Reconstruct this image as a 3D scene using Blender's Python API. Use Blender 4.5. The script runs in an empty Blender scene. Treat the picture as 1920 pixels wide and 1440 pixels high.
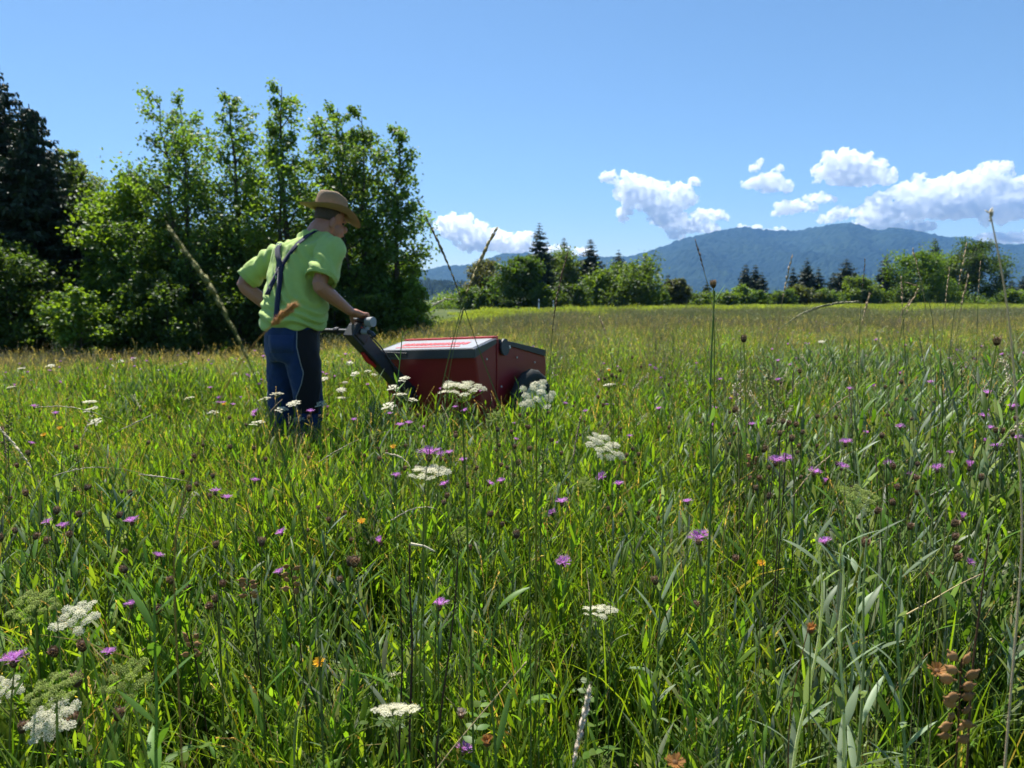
import bpy, bmesh, math, random
import numpy as np
from mathutils import Vector, Matrix, noise as mnoise

R = math.radians
SC = bpy.context.scene
COL = SC.collection

# ------------------------------------------------------------------ camera
CAM_H = 1.10
F_PX = 1332.0                       # focal length in pixels of the 1920 px wide photograph
HORIZON = 562.0
PITCH = math.atan((720.0 - HORIZON) / F_PX)
cam_data = bpy.data.cameras.new('camera')
cam_data.sensor_width = 36.0
cam_data.lens = 36.0 * F_PX / 1920.0
cam_data.clip_start = 0.05
cam_data.clip_end = 90000.0
cam_data.dof.use_dof = True
cam_data.dof.focus_distance = 1.75
cam_data.dof.aperture_fstop = 6.0
cam = bpy.data.objects.new('camera', cam_data)
cam.location = (0, 0, CAM_H)
cam.rotation_euler = (R(90) - PITCH, 0, 0)
COL.objects.link(cam)
SC.camera = cam

# ------------------------------------------------------------------ sky and sun
SUN_ELEV, SUN_AZ = R(62), R(-24)    # azimuth from +Y, negative to the left
world = bpy.data.worlds.new('World')
SC.world = world
world.use_nodes = True
wn = world.node_tree.nodes; wl = world.node_tree.links
wn.clear()
sky = wn.new('ShaderNodeTexSky')
sky.sky_type = 'NISHITA'
sky.sun_disc = False
sky.sun_elevation = SUN_ELEV
sky.sun_rotation = SUN_AZ
sky.altitude = 400
sky.air_density = 1.0
sky.dust_density = 0.4
sky.ozone_density = 3.0
bg = wn.new('ShaderNodeBackground'); bg.inputs['Strength'].default_value = 0.057
wo = wn.new('ShaderNodeOutputWorld')
hsv = wn.new('ShaderNodeHueSaturation'); hsv.inputs['Saturation'].default_value = 1.10; hsv.inputs['Hue'].default_value = 0.497
wl.new(sky.outputs[0], hsv.inputs['Color']); wl.new(hsv.outputs[0], bg.inputs['Color']); wl.new(bg.outputs[0], wo.inputs['Surface'])

sun_data = bpy.data.lights.new('sun', 'SUN')
sun_data.energy = 5.0
sun_data.angle = R(0.53)
sun_data.color = (1.0, 0.955, 0.88)
sun = bpy.data.objects.new('sun', sun_data)
sd = Vector((math.sin(SUN_AZ) * math.cos(SUN_ELEV), math.cos(SUN_AZ) * math.cos(SUN_ELEV), math.sin(SUN_ELEV)))
sun.rotation_euler = (-sd).to_track_quat('-Z', 'Y').to_euler()
sun.location = (0, 0, 50)
COL.objects.link(sun)

SC.view_settings.view_transform = 'Standard'
SC.view_settings.look = 'None'
SC.view_settings.gamma = 1.0
SC.view_settings.use_curve_mapping = False
SC.view_settings.exposure = 1.15
SC.render.engine = 'CYCLES'
cy = SC.cycles
cy.use_denoising = True
cy.use_adaptive_sampling = True
cy.adaptive_threshold = 0.02
cy.max_bounces = 28
cy.diffuse_bounces = 4
cy.glossy_bounces = 2
cy.transmission_bounces = 4
cy.transparent_max_bounces = 8
cy.volume_bounces = 28
cy.caustics_reflective = False
cy.caustics_refractive = False
cy.sample_clamp_indirect = 6.0

# ------------------------------------------------------------------ pixel -> place helpers (photograph pixels, 1920 x 1440)
FWD = np.array([0, math.cos(PITCH), -math.sin(PITCH)])
UPV = np.array([0, math.sin(PITCH), math.cos(PITCH)])
def ray(px, py):
    return FWD + np.array([1, 0, 0]) * (px - 960) / F_PX + UPV * (720 - py) / F_PX
def at(px, py, Y):
    d = ray(px, py)
    return np.array([0, 0, CAM_H]) + d * (Y / d[1])
def V(a): return Vector((float(a[0]), float(a[1]), float(a[2])))
def sstep(a, b, x):
    t = np.clip((np.asarray(x, float) - a) / (b - a), 0, 1)
    return t * t * (3 - 2 * t)

# ------------------------------------------------------------------ terrain
ROAD_P = np.array([-6.6, 55.0]); ROAD_D = np.array([0.775, 0.632]); ROAD_N = np.array([-0.632, 0.775])
def road_dist(x, y):
    return (np.asarray(x) - ROAD_P[0]) * ROAD_N[0] + (np.asarray(y) - ROAD_P[1]) * ROAD_N[1]
def terrain(x, y):
    x = np.asarray(x, float); y = np.asarray(y, float)
    z = -0.10 * sstep(1.5, 5, y)
    z = z - 1.10 * sstep(3, 24, y) * sstep(1.5, -9, x)
    z = z + 0.035 * np.sin(x * 0.9 + 1.3) * np.sin(y * 0.7) * sstep(2, 8, y)
    rd = road_dist(x, y)
    emb = sstep(-7, -2.6, rd) * (1 - sstep(2.6, 6, rd))
    along = (x - ROAD_P[0]) * ROAD_D[0] + (y - ROAD_P[1]) * ROAD_D[1]
    target = 0.13 + 0.0019 * np.clip(along, -60, 300)
    far = sstep(-12, -5, rd)
    z = z * (1 - far) + far * (target - 0.32 * (1 - emb))
    return z
def tz(x, y): return float(terrain(x, y))

# ------------------------------------------------------------------ mesh builder
class G:
    def __init__(self):
        self.v, self.f, self.c, self.n = [], [], [], 0
    def add(self, v, f, col=(1, 1, 1)):
        v = np.asarray(v, float).reshape(-1, 3); f = np.asarray(f, int)
        if f.shape[1] == 3: f = np.concatenate([f, -np.ones((len(f), 1), int) - self.n], 1)
        self.v.append(v); self.f.append(f + self.n); self.n += len(v)
        c = np.asarray(col, float)
        if c.ndim == 1: c = np.tile(c[:3], (len(v), 1))
        self.c.append(c)
    def merge(self, g, M=None):
        if not g.n: return
        v = np.concatenate(g.v)
        if M is not None:
            M = np.array(M); v = v @ M[:3, :3].T + M[:3, 3]
        f = np.concatenate(g.f).copy(); tri = f[:, 3] < 0
        f = f + self.n; f[tri, 3] = -1
        self.v.append(v); self.f.append(f); self.c.append(np.concatenate(g.c)); self.n += len(v)
    def mesh(self, name, mat, smooth=True):
        me = bpy.data.meshes.new(name)
        v = np.concatenate(self.v); f = np.concatenate(self.f); c = np.concatenate(self.c)
        tri = f[:, 3] < 0
        cnt = np.where(tri, 3, 4)
        loops = f.reshape(-1); loops = loops[np.stack([np.ones(len(f), bool)] * 3 + [~tri], 1).reshape(-1)]
        st = np.concatenate([[0], np.cumsum(cnt)[:-1]])
        me.vertices.add(len(v)); me.loops.add(len(loops)); me.polygons.add(len(f))
        me.vertices.foreach_set('co', v.astype(np.float32).ravel())
        me.loops.foreach_set('vertex_index', loops.astype(np.int32))
        me.polygons.foreach_set('loop_start', st.astype(np.int32))
        me.polygons.foreach_set('use_smooth', np.full(len(f), smooth))
        me.update(calc_edges=True)
        a = me.color_attributes.new('Col', 'FLOAT_COLOR', 'POINT')
        a.data.foreach_set('color', np.concatenate([c, np.ones((len(c), 1))], 1).astype(np.float32).ravel())
        me.materials.append(mat)
        return me
def link(name, me, parent=None, loc=None, rot=None, scale=None):
    o = bpy.data.objects.new(name, me); COL.objects.link(o)
    if parent is not None: o.parent = parent
    if loc is not None: o.location = V(loc)
    if rot is not None: o.rotation_euler = rot
    if scale is not None: o.scale = scale if hasattr(scale, '__len__') else (scale,) * 3
    return o
def empty(name, loc, label, cat, group=None):
    o = bpy.data.objects.new(name, None); o.empty_display_size = 0.05; COL.objects.link(o)
    o.location = V(loc); tag(o, label, cat, group); return o
def tag(o, label=None, cat=None, group=None, kind=None):
    if label: o['label'] = label
    if cat: o['category'] = cat
    if group: o['group'] = group
    if kind: o['kind'] = kind
    return o

def norm(a): a = np.asarray(a, float); return a / (np.linalg.norm(a) + 1e-12)
def frame(t):
    t = norm(t); h = np.array([0, 0, 1.0]) if abs(t[2]) < 0.93 else np.array([1.0, 0, 0])
    a = norm(np.cross(t, h)); return a, np.cross(t, a)
def tube(g, P, rad, sides=5, col=(1, 1, 1), cap=True):
    P = np.asarray(P, float); n = len(P); rad = np.broadcast_to(np.asarray(rad, float), (n,))
    T = np.gradient(P, axis=0); a0, b0 = frame(T[0]); ang = np.arange(sides) * 2 * math.pi / sides
    vs = []
    for i in range(n):
        t = norm(T[i]); a = norm(a0 - t * np.dot(a0, t)); b = np.cross(t, a); a0 = a
        vs.append(P[i] + rad[i] * (np.cos(ang)[:, None] * a + np.sin(ang)[:, None] * b))
    v = np.concatenate(vs); fs = []
    for i in range(n - 1):
        for k in range(sides):
            k2 = (k + 1) % sides
            fs.append((i * sides + k, i * sides + k2, (i + 1) * sides + k2, (i + 1) * sides + k))
    if np.ndim(col) == 2: col = np.repeat(np.asarray(col), sides, 0)
    g.add(v, fs, col)
    if cap and sides > 2:
        c = np.asarray(col); 
        for i, off in ((0, 0), (n - 1, (n - 1) * sides)):
            cc = c if c.ndim == 1 else c[0 if i == 0 else -1]
            vv = np.concatenate([v[off:off + sides], [P[i]]])
            ff = [(k, (k + 1) % sides, sides) if i else ((k + 1) % sides, k, sides) for k in range(sides)]
            g.add(vv, ff, cc)
def bez(p0, p1, p2, n):
    t = np.linspace(0, 1, n)[:, None]
    return (1 - t) ** 2 * np.asarray(p0, float) + 2 * t * (1 - t) * np.asarray(p1, float) + t * t * np.asarray(p2, float)
def blade(g, P, W, side, col, fold=0.0):
    """a leaf or grass blade along P with widths W across `side`"""
    P = np.asarray(P, float); n = len(P); W = np.asarray(W, float)
    T = np.gradient(P, axis=0); side = norm(side)
    if fold:
        vs = []
        for i in range(n):
            nn = norm(np.cross(side, T[i]))
            vs += [P[i] - side * W[i] + nn * W[i] * fold, P[i], P[i] + side * W[i] + nn * W[i] * fold]
        fs = []
        for i in range(n - 1):
            a = i * 3; fs += [(a, a + 1, a + 4, a + 3), (a + 1, a + 2, a + 5, a + 4)]
        if np.ndim(col) == 2: col = np.repeat(np.asarray(col), 3, 0)
    else:
        vs = []
        for i in range(n): vs += [P[i] - side * W[i], P[i] + side * W[i]]
        fs = [(i * 2, i * 2 + 1, i * 2 + 3, i * 2 + 2) for i in range(n - 1)]
        if np.ndim(col) == 2: col = np.repeat(np.asarray(col), 2, 0)
    g.add(vs, fs, col)
def ball(g, c, r, nu=8, nv=6, col=(1, 1, 1), M=None):
    c = np.asarray(c, float); r = np.broadcast_to(np.asarray(r, float), (3,))
    vs = [];
    for j in range(nv + 1):
        th = math.pi * j / nv
        for i in range(nu):
            ph = 2 * math.pi * i / nu
            vs.append((math.sin(th) * math.cos(ph), math.sin(th) * math.sin(ph), math.cos(th)))
    v = np.array(vs) * r
    if M is not None: v = v @ np.array(M).T
    fs = [(j * nu + i, j * nu + (i + 1) % nu, (j + 1) * nu + (i + 1) % nu, (j + 1) * nu + i) for j in range(nv) for i in range(nu)]
    g.add(v + c, [f[::-1] for f in fs], col)
def boxg(g, c, half, axes=None, col=(1, 1, 1)):
    A = np.eye(3) if axes is None else np.asarray(axes, float)
    s = np.array([(x, y, z) for x in (-1, 1) for y in (-1, 1) for z in (-1, 1)], float) * np.asarray(half)
    v = s @ A + np.asarray(c)
    g.add(v, [(0, 1, 3, 2), (4, 6, 7, 5), (0, 4, 5, 1), (2, 3, 7, 6), (0, 2, 6, 4), (1, 5, 7, 3)], col)
def bevel(o, w=0.004, seg=2):
    m = o.modifiers.new('bevel', 'BEVEL'); m.width = w; m.segments = seg; m.limit_method = 'ANGLE'; m.angle_limit = R(35); return o

# ------------------------------------------------------------------ materials
def mat_new(name):
    m = bpy.data.materials.new(name); m.use_nodes = True
    nt = m.node_tree; nt.nodes.clear()
    return m, nt.nodes, nt.links, nt.nodes.new('ShaderNodeOutputMaterial')
def mixcol(N, L, a, b, fac, blend='MIX'):
    n = N.new('ShaderNodeMix'); n.data_type = 'RGBA'; n.blend_type = blend
    for sock, val in ((n.inputs[0], fac), (n.inputs[6], a), (n.inputs[7], b)):
        if hasattr(val, 'links'): L.new(val, sock)
        elif hasattr(val, '__len__'): sock.default_value = (*val[:3], 1)
        else: sock.default_value = val
    return n.outputs[2]
def noise_tex(N, L, scale, detail=4, rough=0.55, vec=None):
    n = N.new('ShaderNodeTexNoise'); n.inputs['Scale'].default_value = scale; n.inputs['Detail'].default_value = detail
    n.inputs['Roughness'].default_value = rough
    if vec is not None: L.new(vec, n.inputs['Vector'])
    return n.outputs['Fac']
def ramp(N, L, fac, stops):
    n = N.new('ShaderNodeValToRGB'); L.new(fac, n.inputs[0]); e = n.color_ramp.elements
    while len(e) < len(stops): e.new(0.5)
    for k, (p, c) in enumerate(stops):
        e[k].position = p; e[k].color = (*c, 1) if hasattr(c, '__len__') else (c, c, c, 1)
    return n.outputs[0]
def leaf_material(name, trans=0.45, tint=(1.25, 1.3, 0.45), rough=0.45, spec=0.35, vary=0.35, gain=1.0):
    m, N, L, out = mat_new(name)
    at_ = N.new('ShaderNodeAttribute'); at_.attribute_name = 'Col'
    oi = N.new('ShaderNodeObjectInfo')
    mr = N.new('ShaderNodeMapRange'); L.new(oi.outputs['Random'], mr.inputs[0])
    mr.inputs[3].default_value = (1 - vary) * gain; mr.inputs[4].default_value = (1 + vary) * gain
    vm = N.new('ShaderNodeVectorMath'); vm.operation = 'SCALE'; L.new(at_.outputs['Color'], vm.inputs[0]); L.new(mr.outputs[0], vm.inputs['Scale'])
    p = N.new('ShaderNodeBsdfPrincipled'); L.new(vm.outputs[0], p.inputs['Base Color'])
    p.inputs['Roughness'].default_value = rough; p.inputs['Specular IOR Level'].default_value = spec
    if trans <= 0:
        L.new(p.outputs[0], out.inputs[0]); return m
    tm = N.new('ShaderNodeVectorMath'); tm.operation = 'MULTIPLY'; L.new(vm.outputs[0], tm.inputs[0]); tm.inputs[1].default_value = tint
    tr = N.new('ShaderNodeBsdfTranslucent'); L.new(tm.outputs[0], tr.inputs['Color'])
    mx = N.new('ShaderNodeMixShader'); mx.inputs[0].default_value = trans
    L.new(p.outputs[0], mx.inputs[1]); L.new(tr.outputs[0], mx.inputs[2]); L.new(mx.outputs[0], out.inputs[0])
    return m
M_GRASS = leaf_material('meadow leaves', 0.54, (1.72, 1.68, 0.40), 0.48, 0.34, 0.3, 1.38)
M_GREYLEAF = leaf_material('grey-green leaves', 0.4, (1.3, 1.35, 0.6), 0.5, 0.35, 0.25, 1.25)
M_STEM = leaf_material('green stems', 0.3, (1.5, 1.4, 0.5), 0.6, 0.2, 0.15, 1.5)
M_TREE = leaf_material('tree leaves', 0.5, (1.9, 1.75, 0.4), 0.5, 0.3, 0.0, 1.25)
M_NEEDLE = leaf_material('spruce needles', 0.12, (1.2, 1.2, 0.6), 0.5, 0.3, 0.0)
M_PETAL = leaf_material('petals', 0.5, (1.05, 1.0, 0.95), 0.6, 0.2, 0.08)
M_DRY = leaf_material('dry straw and buds', 0.15, (1.1, 1.0, 0.8), 0.6, 0.2, 0.15)
def plain(name, col, rough=0.5, spec=0.5, metal=0.0, bump=0.0, bscale=200, var=0.0, vscale=8, coat=0.0):
    m, N, L, out = mat_new(name)
    p = N.new('ShaderNodeBsdfPrincipled'); p.inputs['Roughness'].default_value = rough
    p.inputs['Specular IOR Level'].default_value = spec; p.inputs['Metallic'].default_value = metal
    p.inputs['Coat Weight'].default_value = coat
    tc = N.new('ShaderNodeTexCoord')
    c = mixcol(N, L, np.array(col) * (1 - var), np.minimum(np.array(col) * (1 + var), 1), noise_tex(N, L, vscale, 5, 0.6, tc.outputs['Object']))
    L.new(c, p.inputs['Base Color'])
    if bump:
        b = N.new('ShaderNodeBump'); b.inputs['Strength'].default_value = bump; b.inputs['Distance'].default_value = 0.01
        L.new(noise_tex(N, L, bscale, 3, 0.6, tc.outputs['Object']), b.inputs['Height']); L.new(b.outputs[0], p.inputs['Normal'])
    L.new(p.outputs[0], out.inputs[0]); return m
M_BARK = plain('bark', (0.085, 0.07, 0.055), 0.85, 0.2, bump=0.6, bscale=14, var=0.4, vscale=3)

# ------------------------------------------------------------------ ground
def make_ground():
    m, N, L, out = mat_new('meadow soil and far grass')
    geo = N.new('ShaderNodeNewGeometry')
    p = N.new('ShaderNodeBsdfPrincipled'); p.inputs['Roughness'].default_value = 0.9; p.inputs['Specular IOR Level'].default_value = 0.1
    big = noise_tex(N, L, 0.06, 5, 0.6, geo.outputs['Position'])
    fine = noise_tex(N, L, 2.5, 6, 0.7, geo.outputs['Position'])
    c1 = mixcol(N, L, (0.055, 0.085, 0.02), (0.10, 0.115, 0.035), ramp(N, L, big, [(0.35, 0.0), (0.65, 1.0)]))
    c2 = mixcol(N, L, (0.03, 0.04, 0.012), c1, ramp(N, L, fine, [(0.3, 0.25), (0.6, 1.0)]))
    L.new(c2, p.inputs['Base Color']); L.new(p.outputs[0], out.inputs[0])
    na = 220; rr = np.concatenate([[0.0], np.geomspace(0.4, 7000, 150)])
    ang = np.linspace(0, 2 * math.pi, na, endpoint=False)
    v = [(0, 0, 0)]
    X = rr[1:, None] * np.sin(ang); Y = rr[1:, None] * np.cos(ang); Z = terrain(X, Y)
    v = np.concatenate([[[0, 0, tz(0, 0)]], np.stack([X, Y, Z], -1).reshape(-1, 3)])
    g = G(); nr = len(rr) - 1
    tri = [(0, 1 + (k + 1) % na, 1 + k) for k in range(na)]
    i, k = np.meshgrid(np.arange(nr - 1), np.arange(na), indexing='ij'); k2 = (k + 1) % na
    q = np.stack([1 + i * na + k, 1 + i * na + k2, 1 + (i + 1) * na + k2, 1 + (i + 1) * na + k], -1).reshape(-1, 4)
    g.add(v, q); 
    g.f.append(np.concatenate([np.array(tri), -np.ones((na, 1), int)], 1))
    tag(link('ground', g.mesh('ground', m)), kind='structure', label='gently dipping flower meadow ground under the grasses')
make_ground()

def make_road():
    m = plain('worn pale asphalt', (0.30, 0.29, 0.27), 0.9, 0.2, var=0.2, vscale=0.4)
    g = G(); s = np.linspace(-70, 330, 90)
    for off, hz in ((0, 0),):
        v = []
        for a in s:
            for w, dz in ((-2.3, -0.35), (-2.05, -0.06), (2.05, -0.02), (2.3, -0.35)):
                pt = ROAD_P + ROAD_D * a + ROAD_N * w
                c = ROAD_P + ROAD_D * a
                v.append((pt[0], pt[1], tz(c[0], c[1]) + dz))
        q = [(i * 4 + k, i * 4 + k + 1, i * 4 + k + 5, i * 4 + k + 4) for i in range(len(s) - 1) for k in range(3)]
        g.add(v, [f[::-1] for f in q])
    tag(link('road', g.mesh('road', m)), kind='structure', label='narrow pale road on a low grass bank before the trees')
make_road()

# ------------------------------------------------------------------ far hills
def interp_px(pts, xs):
    pts = np.array(pts, float); return np.interp(xs, pts[:, 0], pts[:, 1])
def hills(name, label, prof, d_foot, d_ridge, mat, seed, step, tree_h, na):
    rng = np.random.default_rng(seed)
    pxs = np.linspace(prof[0][0], prof[-1][0], na)
    pys = interp_px(prof, pxs)
    ker = np.hanning(9); ker /= ker.sum(); pys = np.convolve(np.pad(pys, 4, mode='edge'), ker, 'valid')
    tanA = (pxs - 960) / F_PX
    tanE = (HORIZON - pys) / F_PX
    depth = np.concatenate([np.linspace(d_foot, d_ridge, step), np.linspace(d_ridge * 1.02, d_ridge * 1.3, 8)])
    v = np.zeros((len(depth), na, 3))
    for j, D in enumerate(depth):
        t = np.clip((D - d_foot) / (d_ridge - d_foot), 0, 1)
        base = 0.75 * t ** 1.25 + 0.25 * t
        x = tanA * D; y = np.full(na, D)
        for i in range(na):
            wob = mnoise.noise((x[i] / 420 + seed, D / 700, 0.3)) * 0.22 + mnoise.noise((x[i] / 170, D / 300, 5.1)) * 0.08
            shape = base + wob * math.sin(math.pi * min(t, 1)) if D <= d_ridge else 1 - (D - d_ridge) / d_ridge * 1.6
            v[j, i] = (x[i], y[i], max(shape, 0.0) * tanE[i] * d_ridge + (CAM_H if t > 0.5 else -2))
    # tree tops along the slopes
    jit = rng.random((len(depth), na)) ** 2 * tree_h
    v[:, :, 2] += jit * (v[:, :, 2] > 10)
    g = G(); i, k = np.meshgrid(np.arange(len(depth) - 1), np.arange(na - 1), indexing='ij')
    q = np.stack([i * na + k, i * na + k + 1, (i + 1) * na + k + 1, (i + 1) * na + k], -1).reshape(-1, 4)
    g.add(v.reshape(-1, 3), q)
    tag(link(name, g.mesh(name, mat, smooth=False)), kind='structure', label=label)
def hill_mat():
    m, N, L, out = mat_new('forested slopes')
    geo = N.new('ShaderNodeNewGeometry')
    p = N.new('ShaderNodeBsdfPrincipled'); p.inputs['Roughness'].default_value = 0.95; p.inputs['Specular IOR Level'].default_value = 0.05
    a = noise_tex(N, L, 0.0022, 7, 0.65, geo.outputs['Position']); b = noise_tex(N, L, 0.03, 4, 0.7, geo.outputs['Position'])
    c = mixcol(N, L, (0.012, 0.026, 0.022), (0.026, 0.046, 0.028), ramp(N, L, a, [(0.42, 0.0), (0.62, 1.0)]))
    c = mixcol(N, L, (0.009, 0.019, 0.015), c, ramp(N, L, b, [(0.3, 0.3), (0.65, 1.0)]))
    L.new(c, p.inputs['Base Color']); L.new(p.outputs[0], out.inputs[0]); return m
M_HILL = hill_mat()
hills('hills', 'blue forested mountain ridge rising behind the trees on the far side',
      [(-900, 400), (-300, 410), (0, 425), (200, 430), (330, 425), (450, 430), (600, 470), (700, 500), (790, 510), (832, 501), (875, 501), (917, 487), (941, 478), (990, 477), (1080, 484), (1174, 484),
       (1213, 474), (1273, 452), (1340, 437), (1380, 429), (1405, 432), (1430, 436), (1480, 437), (1525, 429), (1555, 425), (1585, 422), (1608, 429), (1625, 437), (1645, 434), (1668, 430),
       (1690, 434), (1730, 441), (1765, 450), (1787, 446), (1810, 452), (1840, 460), (1880, 463), (1925, 457), (2050, 448), (2300, 430), (2900, 420)], 3000, 5200, M_HILL, 3, 96, 13, 760)
hills('hills', 'low dark wooded hill at the foot of the mountain behind the bush',
      [(300, 540), (600, 530), (720, 528), (790, 531), (830, 535), (870, 536), (920, 546), (1000, 556), (1100, 558), (1300, 557), (1600, 556), (2100, 556)], 1100, 1500, M_HILL, 11, 36, 14, 420)

# ------------------------------------------------------------------ clouds
def make_clouds():
    m, N, L, out = mat_new('cloud droplets')
    vol = N.new('ShaderNodeVolumePrincipled')
    vol.inputs['Color'].default_value = (0.9995, 0.9995, 0.9998, 1); vol.inputs['Density'].default_value = 0.019
    vol.inputs['Anisotropy'].default_value = 0.55
    geo = N.new('ShaderNodeNewGeometry')
    nz = noise_tex(N, L, 0.0095, 6, 0.68, geo.outputs['Position'])
    mr = N.new('ShaderNodeMapRange'); L.new(nz, mr.inputs[0]); mr.inputs[1].default_value = 0.43; mr.inputs[2].default_value = 0.58; mr.inputs[3].default_value = 0.0; mr.inputs[4].default_value = 0.045
    L.new(mr.outputs[0], vol.inputs['Density'])
    L.new(vol.outputs[0], out.inputs['Volume'])
    m.cycles.volume_step_rate = 0.35
    D = 12500.0
    specs = [
     ('long white cumulus with grey base above the tall spruce', [(842, 422, 24, 16), (868, 420, 22, 15), (893, 432, 26, 17), (925, 443, 24, 13), (955, 447, 22, 12), (982, 443, 18, 11), (905, 455, 60, 16), (965, 462, 45, 14), (1010, 468, 30, 10), (870, 440, 40, 16)]),
     ('small white cloud tuft peeping between the spruces', [(1052, 468, 14, 10), (1088, 474, 16, 9), (1112, 482, 14, 8)]),
     ('heart-shaped white cloud with grey middle over the mountain shoulder', [(1134, 334, 9, 7), (1147, 328, 10, 8), (1156, 342, 8, 9), (1180, 340, 20, 16), (1200, 345, 20, 14), (1185, 365, 26, 24), (1168, 400, 12, 14), (1215, 368, 34, 26), (1240, 362, 24, 16), (1278, 360, 24, 15), (1285, 375, 18, 18), (1305, 340, 14, 6), (1240, 388, 40, 20), (1255, 408, 36, 18), (1270, 434, 20, 14), (1290, 425, 22, 13)]),
     ('flat white cloud tail touching the mountain shoulder', [(1320, 402, 24, 11), (1345, 402, 22, 8), (1362, 407, 10, 6), (1326, 430, 22, 10), (1310, 418, 20, 10)]),
     ('small ragged white cloud between two larger ones', [(1405, 346, 16, 10), (1428, 340, 20, 13), (1450, 340, 24, 14), (1472, 348, 16, 11), (1464, 318, 5, 8), (1412, 318, 8, 6), (1424, 303, 5, 7), (1440, 352, 26, 10)]),
     ('thin white cloud streak below the ragged cloud', [(1455, 400, 14, 7), (1478, 390, 26, 12), (1505, 388, 28, 10), (1530, 372, 24, 9), (1555, 374, 18, 6)]),
     ('rounded white cloud floating highest over the mountains', [(1534, 322, 12, 12), (1555, 305, 16, 15), (1590, 298, 22, 17), (1618, 306, 20, 15), (1590, 322, 55, 20), (1640, 318, 22, 17), (1660, 332, 22, 13), (1600, 338, 55, 10), (1530, 342, 10, 5)]),
     ('largest white cumulus bank with grey base over the mountain', [(1858, 318, 26, 14), (1885, 322, 14, 16), (1822, 335, 30, 14), (1724, 338, 14, 11), (1700, 358, 34, 15), (1745, 352, 34, 16), (1790, 348, 40, 18), (1850, 350, 50, 22), (1905, 362, 36, 26), (1660, 378, 36, 15), (1620, 398, 30, 12), (1575, 400, 24, 12), (1552, 412, 16, 8), (1690, 395, 70, 20), (1780, 385, 90, 26), (1880, 392, 70, 22), (1960, 380, 60, 34), (2020, 372, 50, 30), (1640, 415, 40, 14), (1700, 425, 60, 10), (1860, 412, 30, 8)]),
     ('small cloud tuft resting on the mountain crest', [(1396, 427, 14, 7), (1412, 430, 12, 6)]),
     ('flat white tuft along the mountain crest', [(1450, 434, 16, 6), (1470, 435, 14, 5)]),
     ('low white cloud band behind the mountain saddle', [(1820, 450, 40, 6), (1880, 446, 60, 10), (1950, 446, 70, 12)]),
    ]
    rng = np.random.default_rng(4)
    for ci, (lab, els) in enumerate(specs):
        bm = bmesh.new()
        cx = np.mean([e[0] for e in els]); cyy = np.mean([e[1] for e in els])
        o0 = at(cx, cyy, D); s = D / F_PX
        def put(px, py, rx, ry, dy=0.0):
            pos = at(px, py, D) - o0; pos[1] += dy
            r = bmesh.ops.create_icosphere(bm, subdivisions=2, radius=1.0)['verts']
            bmesh.ops.scale(bm, verts=r, vec=(rx * s, (0.25 * rx + 0.6 * ry) * s, ry * s))
            bmesh.ops.translate(bm, verts=r, vec=V(pos))
        for (px, py, rx, ry) in els:
            put(px, py, rx, ry)
            k = 5 + int(rx * ry / 60)
            for _ in range(min(k, 14)):                       # cauliflower puffs round each lobe
                a = rng.uniform(-0.25, math.pi + 0.25); q = rng.uniform(0.25, 0.5) * min(rx, ry)
                put(px + math.cos(a) * rx * 0.85, py - math.sin(a) * ry * 0.85, q * rng.uniform(1, 1.4), q, rng.uniform(-0.3, 0.3) * ry * s)
        me = bpy.data.meshes.new('cloud'); bm.to_mesh(me); bm.free()
        o = link('cloud', me, loc=o0)
        rm = o.modifiers.new('r', 'REMESH'); rm.mode = 'VOXEL'; rm.voxel_size = 15.0
        for nm, sc_, st in (('a', 210.0, 130.0), ('b', 90.0, 80.0), ('c', 42.0, 42.0)):
            tx = bpy.data.textures.new('cloud_noise_%s%d' % (nm, ci), 'CLOUDS'); tx.noise_scale = sc_; tx.noise_depth = 3; tx.noise_type = 'HARD_NOISE'
            dm = o.modifiers.new(nm, 'DISPLACE'); dm.texture = tx; dm.strength = st; dm.mid_level = 0.28; dm.texture_coords = 'GLOBAL'
        dg = bpy.context.evaluated_depsgraph_get()
        me2 = bpy.data.meshes.new_from_object(o.evaluated_get(dg))
        o.modifiers.clear(); o.data = me2; bpy.data.meshes.remove(me)
        me2.materials.clear(); me2.materials.append(m)
        tag(o, lab, 'cloud', 'fair-weather clouds over the mountains')
make_clouds()

# ------------------------------------------------------------------ air
def make_haze():
    g = G(); x0, x1, y0, y1, z0, z1 = -10500, 10500, -7200, 7300, -3.2, 1150.0
    v = [(x, y, z) for x in (x0, x1) for y in (y0, y1) for z in (z0, z1)]
    g.add(v, [(0, 1, 3, 2), (4, 6, 7, 5), (0, 4, 5, 1), (2, 3, 7, 6), (0, 2, 6, 4), (1, 5, 7, 3)])
    m, N, L, out = mat_new('summer haze')
    vol = N.new('ShaderNodeVolumePrincipled')
    vol.inputs['Color'].default_value = (0.22, 0.50, 1.0, 1); vol.inputs['Density'].default_value = 0.00007
    vol.inputs['Anisotropy'].default_value = 0.2
    L.new(vol.outputs[0], out.inputs['Volume'])
    o = link('haze', g.mesh('haze', m, smooth=False)); tag(o, 'thin bluish summer haze filling the valley air', kind='stuff')
make_haze()
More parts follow.
